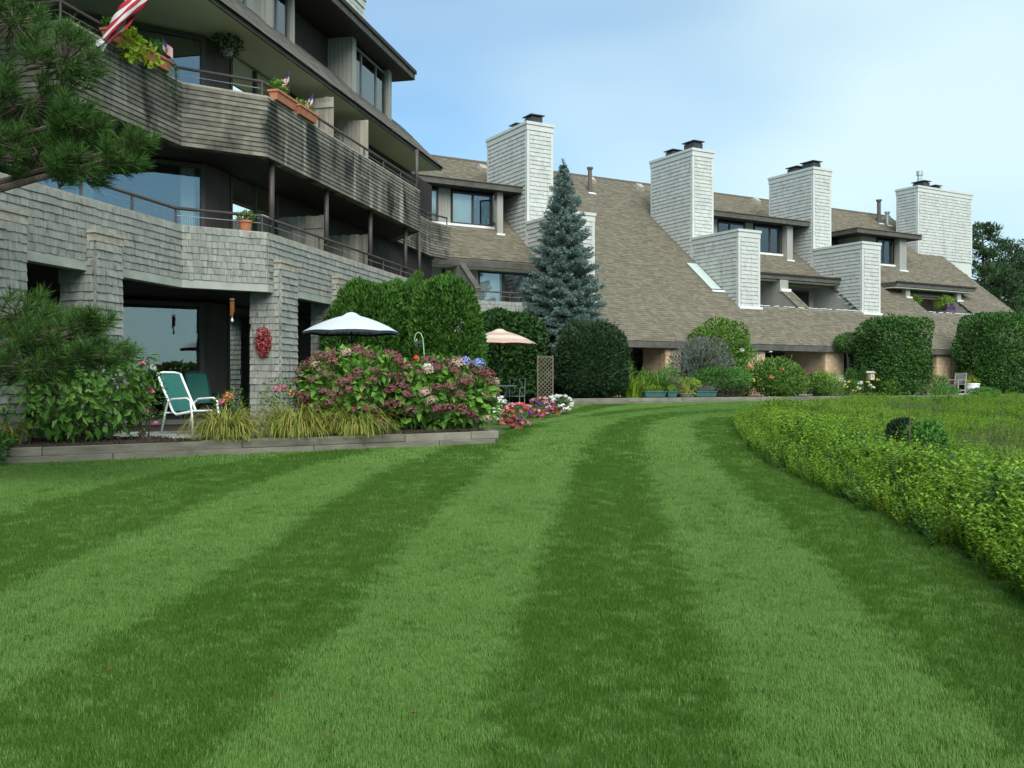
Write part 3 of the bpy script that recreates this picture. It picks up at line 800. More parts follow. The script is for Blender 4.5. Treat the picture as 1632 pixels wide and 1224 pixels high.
# skylight
M['skylight'] = surf('frosted_skylight', [(.34, .43, .40), (.42, .50, .47)], .35, 6, spec=.5)
mb = MB()
def rp(s, i, h): return fp(s, i, froof(i)) + rn * h
sk = [(6.95, 2.85), (7.62, 2.85), (7.62, 4.62), (6.95, 4.62)]
for (a, b) in zip(sk, sk[1:] + sk[:1]): mb.span(rp(*a, .03), rp(*b, .03), .05, .05, up=rn)
sky_o = kid(mb.build('skylight', M['frame_grey']), far)
mb = MB(); mb.extrude([rp(s_, i_, .04) for s_, i_ in sk], rn * .012); kid(mb.build('pane', M['skylight']), sky_o)
mb = MB(); mb.extrude([rp(s_, i_, .022) for s_, i_ in sk], rn * .012); kid(mb.build('blind', M['blind']), sky_o)
mb = MB(); mb.span(rp(6.9, 2.72, .05), rp(7.68, 2.72, .05), .12, .04, up=rn); kid(mb.build('flashing', M['flash']), sky_o)

# vents on the roof
for (s_, i_, h, r_, m_) in ((4.99, 9.84, 1.15, .11, 'vent'), (27.92, 10.4, 1.35, .12, 'vent'), (28.6, 10.3, .7, .12, 'galv')):
    mb = MB(); z = froof(i_); mb.tube([fp(s_, i_, z - .2), fp(s_, i_, z + h)], r_, 10); mb.tube([fp(s_, i_, z + h), fp(s_, i_, z + h + .1)], r_ * 1.5, 10)
    v = kid(mb.build('vent_pipe', M[m_]), far)
    mb = MB(); mb.span(rp(s_ - .22, i_ - .2, .03), rp(s_ + .22, i_ - .2, .03), .12, .03, up=rn); kid(mb.build('flashing', M['flash']), v)
for (s_, i_) in ((-.93, 10.6), (8.95 - .1, 10.75), (17.66, 10.9), (5.7, 10.8)):
    mb = MB()
    p = [rp(s_ - .2, i_ - .22, .01), rp(s_ + .2, i_ - .22, .01), rp(s_ + .2, i_ + .22, .01), rp(s_ - .2, i_ + .22, .01)]
    q_ = [rp(s_ - .17, i_ - .16, .2), rp(s_ + .17, i_ - .16, .2), rp(s_ + .17, i_ + .12, .2), rp(s_ - .17, i_ + .12, .2)]
    mb.add(p + q_, [(3, 2, 1, 0), (4, 5, 6, 7), (0, 1, 5, 4), (1, 2, 6, 5), (2, 3, 7, 6), (3, 0, 4, 7)])
    kid(mb.build('roof_vent', M['cap']), far)

# ground floor front
I0 = -.30
def cedar_pier(x0, x1, i0=I0, i1=1.6, mat='cedar'):
    a, b = fs_of(x0, i0), fs_of(x1, i0)
    mb = MB(); fbox(mb, a, b, i0 + .01, i1, .95, 3.12)
    p = kid(mb.build('pier', M[mat]), far)
    rows = shingle_field(fp(a, i0 + .01, 0), FU, -FB, b - a, 1.0, 3.12, .17, .12, .26, .014)
    rows += shingle_field(fp(a, i0 + .01, 0), FB, -FU, i1 - i0 - .01, 1.0, 3.12, .17, .12, .26, .014)
    rows += shingle_field(fp(b, i0 + .01, 0), FB, FU, i1 - i0 - .01, 1.0, 3.12, .17, .12, .26, .014)
    field_object('shingles', rows, M[mat], p)
for x0, x1, i1 in ((905, 985, 1.2), (1061, 1085, 1.2), (1190, 1219, 1.2), (1316, 1345, 3.1), (1493, 1524, 1.1), (1590, 1600, 1.1)):
    cedar_pier(x0, x1, I0, i1)
fpart('front_wall', M['dark_wood'], (-1.4, 29.6, 3.2, 3.3, .95, 3.12))
fpart('floor', M['concrete'], (-1.4, 29.6, -.25, 3.3, .98, 1.13))
cw = fpart('recess_wall', M['cedar_shade'], (fs_of(1255, 2.4), fs_of(1318, 2.4), 2.4, 2.5, 1.13, 3.10))
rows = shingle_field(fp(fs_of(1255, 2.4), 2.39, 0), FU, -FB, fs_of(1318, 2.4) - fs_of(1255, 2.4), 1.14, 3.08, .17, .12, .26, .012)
field_object('shingles', rows, M['cedar_shade'], cw)
for (x0, x1, i, panes, bl) in ((994, 1061, 1.5, (0, .5, 1), (0, 0)), (1085, 1190, 1.3, (0, .33, .66, 1), (0, 1, 0)), (1220, 1254, 2.2, (0, .45, 1), (0, 1)), (1350, 1400, 1.4, (0, .5, 1), (0, 0)), (1425, 1492, 1.2, (0, .4, .8, 1), (0, 0, 1)), (1525, 1588, 1.3, (0, .5, 1), (0, 0))):
    pane_window(fs_of(x0, i), fs_of(x1, i), 1.13, 3.08, i, far, panes, bl)
a = fs_of(1043, 1.6)
fpart('curtain', M['curtain'], (a, a + .55, 1.62, 1.66, 1.2, 3.0))

# first unit: terrace over the garden
ti = .5
ter = fpart('terrace', M['concrete'], (-11.5, -1.45, ti + .02, 4.6, 3.72, 3.86))
pw = fpart('terrace_parapet', M['shingle'], (-11.5, -1.45, ti, ti + .2, 2.95, 4.70))
rows = shingle_field(fp(-11.5, ti, 0), FU, -FB, 10.05, 3.1, 4.71, .135, .10, .2, .014)
field_object('shingles', rows, M['shingle'], pw)
fpart('trim_board', M['trim'], (-11.5, -1.45, ti - .03, ti + .18, 2.92, 3.09), parent=pw)
for x in (771, 856):
    a = fs_of(x, ti - .2)
    pc = fpart('pillar', M['shingle'], (a - .32, a + .32, ti - .2, ti + .45, .95, 3.95))
    rows = []
    for (o_, d_, n_, L_) in ((fp(a - .32, ti - .2, 0), FU, -FB, .64), (fp(a - .32, ti - .2, 0), FB, -FU, .65), (fp(a + .32, ti - .2, 0), FB, FU, .65)):
        rows += shingle_field(o_, d_, n_, L_, 1.0, 3.85, .135, .10, .2, .014)
    field_object('shingles', rows, M['shingle'], pc)
    fpart('cap', M['cap'], (a - .36, a + .36, ti - .24, ti - .005, 3.95, 4.05), parent=pc)
fpart('under_wall', M['dark_wood'], (-11.5, -1.45, 3.0, 3.1, .95, 3.7))
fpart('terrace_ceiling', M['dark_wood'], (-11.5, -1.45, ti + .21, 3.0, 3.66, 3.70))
tw = siding(fs_of(686, 4.5), fs_of(762, 4.5), 4.5, 3.86, 6.4, far)
fpart('back_wall', M['room'], (-11.5, -1.5, 6.2, 6.3, 3.8, 6.4))
fpart('door', M['dark_wood'], (fs_of(655, 4.5), fs_of(686, 4.5) - .01, 4.5, 4.56, 3.86, 6.3))
pane_window(fs_of(762, 4.5), fs_of(852, 4.5), 3.86, 6.34, 4.5, far, (0, .44, 1), (1, 0))
mb = MB(); mb.extrude([fp(-5.75, 2.1, 3.86), fp(-5.75, 2.1, 5.3), fp(-5.75, 3.4, 6.36), fp(-5.75, 4.48, 6.36), fp(-5.75, 4.48, 3.86)], FU * .14)
par = kid(mb.build('partition', M['siding']), far)
mb = MB(); mb.span(fp(-5.68, 2.06, 5.32), fp(-5.68, 3.45, 6.45), .26, .05); mb.span(fp(-5.68, 2.06, 5.34), fp(-5.68, 2.06, 4.5), .26, .05)
kid(mb.build('partition_cap', M['fascia']), par)
mb = MB()
mb.tube([fp(-7.5, ti + .1, 5.06), fp(-1.6, ti + .1, 5.06)], .03, 8)
ra = kid(mb.build('railing', M['brown_metal']), far)
for k in range(6):
    mb = MB(); s_ = -7.4 + 1.15 * k; mb.tube([fp(s_, ti + .1, 4.69), fp(s_, ti + .1, 5.05)], .018, 6); kid(mb.build('railing_post', M['brown_metal']), ra)
mb = MB(); mb.tube([fp(-7.5, ti + .1, 4.9), fp(-1.6, ti + .1, 4.9)], .006, 4); kid(mb.build('railing_cable', M['galv']), ra)
# wall lantern
lp = fp(fs_of(708, 4.4), 4.38, 6.05)
lan = thing('wall_lantern', 'black carriage lantern on pale siding beside the terrace door', 'lantern', lp)
mb = MB(); mb.lathe((0, 0, -.1), [(.03, -.12), (.07, -.1), (.10, .12), (.07, .16), (.02, .24), (.012, .3)], 6); kid_ = mb.build('lantern_body', M['black'], lan)
mb = MB(); mb.lathe((0, 0, -.1), [(.05, -.08), (.075, .1)], 6); mb.build('glass', M['glass'], lan)
mb = MB(); mb.tube([FB * .12 + UP * .18, FB * .02 + UP * .28, UP * .2], .014, 6); mb.obox(FB * .11 + UP * .12, FU, FB, UP, (.1, .02, .3)); mb.build('bracket', M['black'], lan)

# ------------------------------------------------------------------ near building
LP, LM, LO = Vector((-4.66, 18.0, 0)), Vector((.225, .9744, 0)), Vector((.9744, -.225, 0))
def lb(s, i, z):
    p = LP + LM * s - LO * i; p.z = z; return p
def ls_of(x, i):
    k = (x - 816) / 1510; p = LP - LO * i
    return (p.x - k * p.y) / (k * LM.y - LM.x)
near = thing('condominium_building', 'dark three level condominium with grey shingled lower balcony and board clad upper balcony', 'building', lb(0, 3, .8))
def lbox(mb, s0, s1, i0, i1, z0, z1, mi=0):
    return mb.obox(lb((s0 + s1) / 2, (i0 + i1) / 2, (z0 + z1) / 2), LM, -LO, UP, (s1 - s0, i1 - i0, z1 - z0), mi)
def lpart(name, mat, *boxes, parent=None):
    mb = MB()
    for b in boxes: lbox(mb, *b)
    return kid(mb.build(name, mat), parent or near)
def wall_poly(pts, th, z0, z1):
    """upright wall along plan points (s, i), thickness inwards, mitred"""
    mb = MB(); P = [lb(a, b, 0) for a, b in pts]; n = len(P); inn = []
    for k in range(n):
        ds = []
        if k > 0: ds.append((P[k] - P[k - 1]).normalized())
        if k < n - 1: ds.append((P[k + 1] - P[k]).normalized())
        ns = [Vector((-d.y, d.x, 0)) for d in ds]
        b = sum(ns, Vector()).normalized(); b = b / max(.4, b.dot(ns[0]))
        inn.append(P[k] + b * th)
    for k in range(n - 1):
        mb.prism([P[k], P[k + 1], inn[k + 1], inn[k]], z0, z1)
    return mb, P, inn

ZL0, ZL1, ZU0, ZU1 = 3.35, 4.47, 5.91, 7.05
LOWER = [(-14.0, 1.116), (-1.12, 1.116), (0, 0), (9.04, 0), (10.2, 1.2)]
UPPER = [(-4.16, 4.2), (-4.16, 1.116), (-1.12, 1.116), (0, 0), (9.04, 0)]
UPPER2 = [(9.06, .06), (10.55, 1.25), (10.9, 1.25), (13.9, 1.25), (15.0, .9)]

# pillars first, then the shingled wall; the largest shingles in view are pieces of their own
lowb, PL, _ = wall_poly(LOWER, .22, ZL0 + .02, ZL1 - .03)
lower_balcony = kid(lowb.build('lower_balcony', M['shingle']), near)
all_rows = []                                                           # (row, owner)
for k in range(len(PL) - 1):
    d = PL[k + 1] - PL[k]; L = d.length; d.normalize(); nrm = Vector((d.y, -d.x, 0))
    if nrm.dot(LO) < 0 and k < 3: nrm = -nrm
    all_rows += [(r_, lower_balcony) for r_ in shingle_field(PL[k], d, nrm, L, ZL0 + .15, ZL1, .118, .07, .17, .024)]
tb, _, _ = wall_poly([(a, b - .028) if k_ not in (1,) else (a, b - .028) for k_, (a, b) in enumerate(LOWER)], .2, ZL0, ZL0 + .145)
kid(tb.build('trim_board', M['trim']), lower_balcony)
cb, _, _ = wall_poly([(a, b - .018) for a, b in LOWER], .27, ZL1 - .028, ZL1 + .012)
kid(cb.build('coping', M['cap']), lower_balcony)

def pillar(s0, s1, i0, zt, zb=.55):
    mb = MB(); lbox(mb, s0, s1, i0, i0 + .62, zb, zt)
    p = kid(mb.build('pillar', M['shingle']), near)
    for (o_, d_, n_, L_) in ((lb(s0, i0, 0), LM, LO, s1 - s0), (lb(s0, i0, 0), -LO, -LM, .62), (lb(s1, i0, 0), -LO, LM, .62)):
        for r_ in shingle_field(o_, d_, n_, L_, zb, zt - .14, .128, .08, .18, .030): all_rows.append((r_, p))
    lpart('cap_board', M['cap'], (s0 - .03, s1 + .03, i0 - .03, i0 + .12, zt - .14, zt - .02), parent=p)
    lpart('cap', M['cap'], (s0 - .05, s1 + .05, i0 - .05, i0 + .115, zt - .018, zt + .03), parent=p)
    return p
pillars = [pillar(-5.83, -5.18, .966, 3.95), pillar(-3.70, -3.05, .966, 3.95), pillar(.25, .95, -.15, 3.95), pillar(2.98, 3.62, -.15, 3.95), pillar(6.2, 6.84, -.15, 3.95)]

def in_view(c):
    x = 816 + 1510 * c[0] / c[1]; v = 612 - 1510 * (c[2] - 1.6) / c[1]
    hid = (x < 215 and (v < 330 or v > 470)) or (x > 480 and v > 560) or v > 650
    return 4 < x < 700 and not hid
scored = []
for k, (r_, ow) in enumerate(all_rows):
    nrm = Vector(r_[2]).normalized(); view = (Vector((0, 0, 1.6)) - r_[0])
    f = nrm.dot(view.normalized())
    if f > .05 and in_view(r_[0]):
        scored.append((r_[1].length * r_[3].length * f / view.length ** 2, k))
scored.sort(reverse=True)
own = {k for _, k in scored[:290]}
unit = MB(); unit.box((0, 0, 0), (2, 2, 2)); um = None
rest = {}
me_unit = bpy.data.meshes.new('shingle'); me_unit.from_pydata(unit.v, [], unit.f); me_unit.materials.append(M['shingle'])
for k, (r_, ow) in enumerate(all_rows):
    if k in own:
        o = bpy.data.objects.new('shingle', me_unit); COL.objects.link(o); o.parent = ow
        m4 = Matrix((r_[1].to_4d(), r_[2].to_4d(), r_[3].to_4d(), (0, 0, 0, 1))).transposed()
        m4[3][0] = m4[3][1] = m4[3][2] = 0; m4[3][3] = 1; m4.translation = r_[0]
        o.matrix_basis = m4
    else: rest.setdefault(ow.name, [ow, []])[1].append(r_)
for ow, rr in rest.values(): field_object('shingles', rr, M['shingle'], ow)

# upper balcony, clad in long boards
def clad(pts, name, z0, z1, nb, outer=None):
    mbw, P, inn = wall_poly(pts, .2, z0 + .01, z1 - .02)
    w = kid(mbw.build(name, M['board']), near)
    e = (z1 - z0) / nb
    for k in range(len(P) - 1):
        d = P[k + 1] - P[k]; L = d.length; d.normalize(); nrm = Vector((d.y, -d.x, 0))
        for b in range(nb):
            cuts = [0, L] if L < 3.5 else [0, L * random.uniform(.35, .65), L]
            for a0, a1 in zip(cuts[:-1], cuts[1:]):
                mb = MB(); z = z0 + e * b
                az = (UP - nrm * .22).normalized()
                c = P[k] + d * ((a0 + a1) / 2); c.z = z + e * .58
                mb.obox(c + nrm * .014, d, nrm, az, (a1 - a0 - (.004 if len(cuts) > 2 else -.012), .016, e * 1.16))
                o = mb.build('board', M['board']); o.parent = w
    cpm, _, _ = wall_poly([(a, b - .03) for a, b in pts], .26, z1 - .018, z1 + .02)
    kid(cpm.build('coping', M['cap']), w)
    return w
upper_balcony = clad(UPPER, 'upper_balcony', ZU0, ZU1, 13)
upper_back = clad(UPPER2, 'upper_balcony', ZU0, ZU1, 13)

# slabs, ceilings
def slab(pts, z0, z1, mat, name):
    mb = MB(); mb.prism([lb(a, b, 0) for a, b in pts], z0, z1); return kid(mb.build(name, mat), near)
slab([(-14, 1.32), (-1.2, 1.32), (-.1, .21), (9.0, .21), (10.2, 1.45), (16, 1.45), (16, 9), (-14, 9)], ZL0 + .03, ZL0 + .16, M['dark_wood'], 'floor_slab')
slab([(-3.95, 1.3), (-1.2, 1.3), (-.1, .2), (9.0, .2), (10.5, 1.45), (15, 1.45), (15, 9), (-3.95, 9)], ZU0 + .015, ZU0 + .16, M['dark_wood'], 'floor_slab')
slab([(-14, 4.3), (-3.97, 4.3), (-3.97, 9), (-14, 9)], ZU0 + .02, ZU0 + .16, M['dark_wood'], 'floor_slab')
tp_ = Vector((.848, .53, 0))
Wc = Vector((-6.47, 19.9, 0))
mb = MB(); c0 = Wc - tp_ * 5 ; c1 = Wc + tp_ * .4
nf = Vector((.53, -.848, 0))
mb.prism([c0 + nf * .42, c1 + nf * .42, c1 + nf * .42 + LM * 9, c0 + LM * 9], .55, .875)
kid(mb.build('terrace_slab', M['concrete']), near)

# recessed glazed walls on every level
def plane_part(name, mat, o, d, nrm, a0, a1, z0, z1, t0, t1, parent):
    mb = MB(); c = o + d * ((a0 + a1) / 2) + nrm * ((t0 + t1) / 2); c.z = (z0 + z1) / 2
    mb.obox(c, d, nrm, UP, (a1 - a0, abs(t1 - t0), z1 - z0)); return kid(mb.build(name, mat), parent)
def glazing(Wc, z0, z1, curtain):
    # picture window set at an angle, runs back from the corner Wc
    d = -tp_; nrm = nf
    fr = plane_part('window', M['frame'], Wc, d, nrm, -.0, .09, z0, z1, -.03, .05, near)
    wide = 3.3
    plane_part('frame', M['frame'], Wc, d, nrm, wide - .07, wide, z0, z1, -.03, .05, fr)
    plane_part('frame', M['frame'], Wc, d, nrm, .092, wide - .072, z0, z0 + .07, -.03, .05, fr)
    plane_part('frame', M['frame'], Wc, d, nrm, .092, wide - .072, z1 - .08, z1, -.03, .05, fr)
    plane_part('pane', M['glass'], Wc, d, nrm, .085, wide - .065, z0 + .065, z1 - .075, .0, .01, fr)
    if curtain:
        for (a, b) in ((.10, .42), (2.0, 2.3)):
            mb = MB(); n = 14
            for k in range(n):
                a_, b_ = a + (b - a) * k / n, a + (b - a) * (k + 1) / n
                c = Wc + d * ((a_ + b_) / 2) - nrm * (.16 + .03 * (k % 2)); c.z = (z0 + z1) / 2
                mb.obox(c, (d + nrm * (.5 if k % 2 else -.5)).normalized(), nrm, UP, ((b_ - a_) * 1.25, .006, z1 - z0 - .1))
            kid(mb.build('curtain', M['curtain']), near)
    # return wall along the building's length: brown posts, a door, dark boards
    o = Wc.copy(); d2 = LM; n2 = LO
    plane_part('post', M['dark_post'], o, d2, n2, .0, .95, z0, z1 + .04, -.25, .0, near)
    w2 = plane_part('window', M['frame'], o, d2, n2, .96, 1.04, z0, z1, -.06, .02, near)
    plane_part('frame', M['frame'], o, d2, n2, 2.0, 2.08, z0, z1, -.06, .02, w2)
    plane_part('frame', M['frame'], o, d2, n2, 3.0, 3.08, z0, z1, -.06, .02, w2)
    plane_part('pane', M['glass'], o, d2, n2, 1.04, 2.0, z0 + .02, z1, -.03, -.02, w2)
    plane_part('pane', M['glass'], o, d2, n2, 2.08, 3.0, z0 + .02, z1, -.03, -.02, w2)
    plane_part('wall', M['dark_wood'], o, d2, n2, 3.09, 14.5, z0, z1 + .04, -.2, .0, near)
M['dark_post'] = surf('brown_post', [(.055, .045, .04), (.085, .072, .065)], .75, 3, (1, 1, .3))
W2 = Vector((-6.03, 18.6, 0))                                       # the upper floors stand further out
glazing(Wc, .98, 3.30, 0)
glazing(W2, 3.52, 5.90, 1)
glazing(W2, 6.08, 8.40, 0)
# dim rooms behind the glass
for z0, z1 in ((.9, 3.36), (3.52, 5.92), (6.08, 8.44)):
    Wl = Wc if z0 < 2 else W2
    b0 = Wl - tp_ * 3.4 - nf * 3.5; b1 = Wl - nf * 3.5 + LM * 3
    mb = MB(); mb.span((b0.x, b0.y, (z0 + z1) / 2), (b1.x, b1.y, (z0 + z1) / 2), .1, z1 - z0)
    kid(mb.build('room_wall', M['room']), near)
    e0 = Wl - tp_ * 3.32
    mb = MB(); mb.span((e0.x, e0.y, (z0 + z1) / 2), ((e0 - nf * 3.5 - tp_ * .2).x, (e0 - nf * 3.5 - tp_ * .2).y, (z0 + z1) / 2), .1, z1 - z0)
    kid(mb.build('room_wall', M['room']), near)
    e1 = e0 - tp_ * 8
    mb = MB(); mb.span((e0.x, e0.y, (z0 + z1) / 2), (e1.x, e1.y, (z0 + z1) / 2), .1, z1 - z0)
    kid(mb.build('wall', M['dark_wood']), near)

# railings
def railing(pts, z, zb, name, inset=.1, sp=1.25):
    P = [lb(a, b + inset, z) for a, b in pts]
    mb = MB(); mb.tube(P, .03, 8)
    r_ = kid(mb.build(name, M['brown_metal'], smooth=True), near)
    for zc in ((z - .13,) if z - zb < .33 else (z - .11, z - .22)):
        mb = MB(); mb.tube([Vector((p.x, p.y, zc)) for p in P], .0055, 4); kid(mb.build('railing_cable', M['galv']), r_)
    for k in range(len(P) - 1):
        d = P[k + 1] - P[k]; n = max(1, int(round(d.length / sp)))
        for j in range(n + (k == len(P) - 2)):
            p = P[k] + d * (j / n)
            mb = MB(); mb.tube([(p.x, p.y, zb - .02), (p.x, p.y, z)], .022, 6); kid(mb.build('railing_post', M['brown_metal']), r_)
railing(UPPER, ZU1 + .30, ZU1, 'railing')
railing(LOWER[:4], ZL1 + .32, ZL1, 'railing')
railing(UPPER2[1:], ZU1 + .30, ZU1, 'railing')
for x, i_ in ((433, .12), (520, .14), (590, .16), (646, .16), (668, .3)):
    s_ = ls_of(x, i_)
    mb = MB(); mb.tube([lb(s_, i_, ZL1 - .05), lb(s_, i_, ZU0 + .05)], .055, 8); kid(mb.build('steel_post', M['brown_metal'], smooth=True), near)
s_ = ls_of(664, .3)
mb = MB(); mb.tube([lb(s_, .3, ZU1), lb(s_, .3, 8.4)], .055, 8); kid(mb.build('steel_post', M['brown_metal'], smooth=True), near)

# board partitions between neighbours' balconies
def partition(s_, i0, i1, z0, z1, battens):
    n = int(round((i1 - i0) / .115)); rt = None
    for k in range(n):
        a = i0 + (i1 - i0) * k / n; b = i0 + (i1 - i0) * (k + 1) / n
        o = lpart('board' if rt else 'partition', M['fence'], (s_ - .012, s_ + .012, a + .004, b - .004, z0, z1 + random.uniform(-.012, .012)), parent=rt or near)
        rt = rt or o
    for zb in battens: lpart('batten', M['fence'], (s_ - .04, s_ - .013, i0, i1, zb - .06, zb + .06), parent=rt)
partition(ls_of(532, .3), .30, 1.25, 6.1, 8.2, (8.02,))
partition(ls_of(587, .3), .30, 1.2, 6.1, 8.25, ())
partition(ls_of(516, .3), .30, 1.4, 3.5, 5.38, (5.15,))
partition(ls_of(586, .3), .30, 1.6, 3.5, 5.36, ())

# big eave with its soffit, and the band of roof above it
EI, EZ = .45, 8.45
S0, S1 = -14.0, 12.6
lpart('soffit', M['soffit'], (S0, S1, EI + .04, 9, EZ, EZ + .04))
lpart('fascia', M['fascia'], (S0, S1 + .02, EI, EI + .04, EZ - .01, EZ + .10))
mb = MB()
mb.add([lb(S0, EI - .03, EZ + .10), lb(S1 + .05, EI - .03, EZ + .10), lb(S1 + .05, 1.75, EZ + 1.4), lb(S0, 1.75, EZ + 1.4), lb(S1 + .05, 1.75, EZ + .04), lb(S1 + .05, EI - .03, EZ + .04), lb(S1 + .05, 3, EZ + .04), lb(S1 + .05, 3, EZ + 2.6)], [(0, 1, 2, 3), (1, 5, 4, 2), (2, 4, 6, 7)])
lroof = kid(mb.build('lower_roof', M['roof_sheet']), near)
rows = []; lsl = (-LO + UP).normalized(); lrn = (LO + UP).normalized()
k = 0
while k < 15:
    ii = EI - .05 + k * .095; s = S0
    while s < S1 + .05:
        w = random.uniform(.14, .33); c = lb(s + w / 2, ii + .05, EZ + .13 + (ii + .05 - EI)) + lrn * .004
        rows.append((c, LM * (w / 2 - .004), lrn * .008, (lsl - lrn * .05) * .085)); s += w
    k += 1
M['grey_roof'] = surf('grey_roof_shingle', [(.07, .066, .058), (.13, .122, .105), (.19, .18, .155)], .95, 2, bump=.3, piece=.7)
field_object('shingles', rows, M['grey_roof'], lroof)

# attic storey: fins, windows, dark panels, flat roof with deep eave
DI, DZ0, DZ1 = 1.5, 9.30, 11.1
def fin(s0, s1):
    f = lpart('fin', M['siding'], (s0, s1, DI, DI + .75, DZ0, DZ1))
    n = 6
    for k in range(n):
        a = DI + .02 + .72 * k / n
        lpart('siding_board', M['siding'], (s0 - .016, s0 - .001, a, a + .112, DZ0, DZ1 - .01), parent=f)
    lpart('fin_edge', M['siding'], (s0 - .02, s1 + .02, DI - .03, DI - .001, DZ0, DZ1 - .005), parent=f)
for a, b in ((2.84, 3.08), (7.75, 7.98), (10.55, 10.78), (-2.2, -1.98)): fin(a, b)
lpart('post', M['siding'], (4.36, 4.48, DI + .1, DI + .3, DZ0, DZ1))
lpart('attic_wall', M['siding'], (10.79, 10.9, DI + .2, 6, DZ0, DZ1))
def lwin(s0, s1, z0, z1, i, cuts):
    t = .06; mb = MB()
    lbox(mb, s0, s1, i - .03, i + .04, z0, z0 + t); lbox(mb, s0, s1, i - .03, i + .04, z1 - t, z1)
    w = kid(mb.build('window', M['frame_grey']), near)
    cs = [s0 + (s1 - s0) * f for f in cuts]
    for c in cs:
        a = min(max(c - t / 2, s0), s1 - t); lpart('frame', M['frame_grey'], (a, a + t, i - .028, i + .038, z0 + t, z1 - t), parent=w)
    for a, b in zip(cs[:-1], cs[1:]): lpart('pane', M['glass'], (a + t / 2 - .01, b - t / 2 + .01, i, i + .008, z0 + t, z1 - t), parent=w)
lwin(7.99, 10.54, DZ0 + .03, DZ1 - .12, DI + .08, (0, .24, .68, 1))
lwin(3.09, 4.35, DZ0 + .03, DZ1 - .3, DI + .2, (0, .5, 1))
lwin(-.2, 2.3, DZ0 + .03, DZ1 - .3, DI + .2, (0, .5, 1))
lpart('attic_wall', M['siding'], (2.32, 2.83, DI + .2, DI + .3, DZ0, DZ1))
for k in range(17):
    z = DZ0 + .105 * k; lpart('louver', M['louver'], (4.49, 7.74, DI + .72 - .02, DI + .74, z, z + .10))
lpart('dark_panel', M['louver'], (4.48, 7.75, DI + .745, DI + .8, DZ0, DZ1))
lpart('room_wall', M['room'], (-4, 10.7, 4.0, 4.1, DZ0, DZ1))
fr_ = lpart('flat_roof', M['fascia'], (-14, 11.75, 1.05, 7, DZ1 + .02, DZ1 + .27))
lpart('roof_edge', M['dark_wood'], (-14, 11.78, 1.0, 1.049, DZ1 + .20, DZ1 + .31), parent=fr_)
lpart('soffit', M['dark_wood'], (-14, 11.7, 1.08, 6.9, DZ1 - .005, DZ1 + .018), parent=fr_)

# its chimney
def near_chimney():
    s0 = ls_of(546, 4.2); s1 = s0 + 1.9
    mb = MB(); lbox(mb, s0, s1, 4.2, 5.6, 9.5, 15.4)
    ch = kid(mb.build('chimney', M['white_trim']), near)
    rows = shingle_field(lb(s0, 4.2, 0), LM, LO, s1 - s0, 10.6, 15.0, .185, .1, .24, .016, None, .1)
    rows += shingle_field(lb(s0, 4.2, 0), -LO, -LM, 1.4, 10.6, 15.0, .185, .1, .24, .016, None, .1)
    field_object('shingles', rows, M['white_shingle'], ch)
    for (a, b) in ((s0 - .03, s0 + .1), (s1 - .1, s1 + .03)):
        lpart('corner_board', M['white_trim'], (a, b, 4.17, 4.3, 10, 15.02), parent=ch)
    lpart('cap_board', M['white_trim'], (s0 - .05, s1 + .05, 4.15, 5.65, 15.02, 15.28), parent=ch)
    lpart('cap', M['white_trim'], (s0 - .09, s1 + .09, 4.11, 5.69, 15.283, 15.41), parent=ch)
near_chimney()

# the building is drawn at 1 : 1.12 above; set it down at full size
NK = 1.12
def nw(p):
    return Vector((p[0] * NK, p[1] * NK, 1.6 + (p[2] - 1.6) * NK))
near.location = nw(near.location); near.scale = (NK, NK, NK)

# ------------------------------------------------------------------ plant makers
def unit_rows(A):
    return A / np.maximum(np.linalg.norm(A, axis=1, keepdims=True), 1e-9)
def rand_dirs(g, n): return unit_rows(g.normal(size=(n, 3)))

def leaf_arrays(g, P, D, N, L, Wd, fold=.18, droop=.0):
    D = unit_rows(D); N = unit_rows(N - D * (N * D).sum(1, keepdims=True)); S = np.cross(D, N)
    L = np.broadcast_to(L, (len(P),))[:, None]; Wd = np.broadcast_to(Wd, (len(P),))[:, None]
    m = P + D * L * .45
    V = np.stack([P, m + S * Wd * .5 + N * Wd * fold, P + D * L - np.array([0, 0, 1]) * L * droop, m - S * Wd * .5 + N * Wd * fold], 1).reshape(-1, 3)
    o = (np.arange(len(P)) * 4)[:, None]
    return V, np.concatenate([o + np.array([0, 1, 2]), o + np.array([0, 2, 3])], 0)

def join(*VF):
    Vs, Fs, b = [], [], 0
    for V, F in VF: Vs.append(V); Fs.append(F + b); b += len(V)
    return np.concatenate(Vs), np.concatenate(Fs)

def crown_pts(g, n, rad, p=2.0, lump=.16, nl=26, sharp=14, inner=.55, zmin=-1.0, tall=False):
    """points through the outer part of a lumpy body, with outward normals"""
    d = rand_dirs(g, n)
    if zmin > -1: d[:, 2] = np.where(d[:, 2] < zmin, -d[:, 2] * .6, d[:, 2])
    d = unit_rows(d)
    lobes = rand_dirs(g, nl); am = g.uniform(-.6, 1.0, nl)
    b = (np.exp(sharp * (d @ lobes.T - 1)) * am).sum(1)
    r = 1 / (np.abs(d) ** p).sum(1) ** (1 / p)
    r = r * (1 + lump * b)
    depth = 1 - (1 - inner) * g.uniform(0, 1, n) ** 2.2
    Q = d * (r * depth)[:, None] * np.array(rad)
    N = unit_rows(d * np.abs(d) ** (p - 2) / np.array(rad) + 1e-6 * d)
    return Q, N

def leaf_body(g, Q, N, L, Wd, out=.55, up=.35, jit=.6, **kw):
    n = len(Q)
    D = N * out + np.array([0, 0, up]) + rand_dirs(g, n) * jit
    NN = N + rand_dirs(g, n) * .5 + np.array([0, 0, .35])
    return leaf_arrays(g, Q, D, NN, L * g.uniform(.65, 1.3, n), Wd * g.uniform(.7, 1.25, n), **kw)

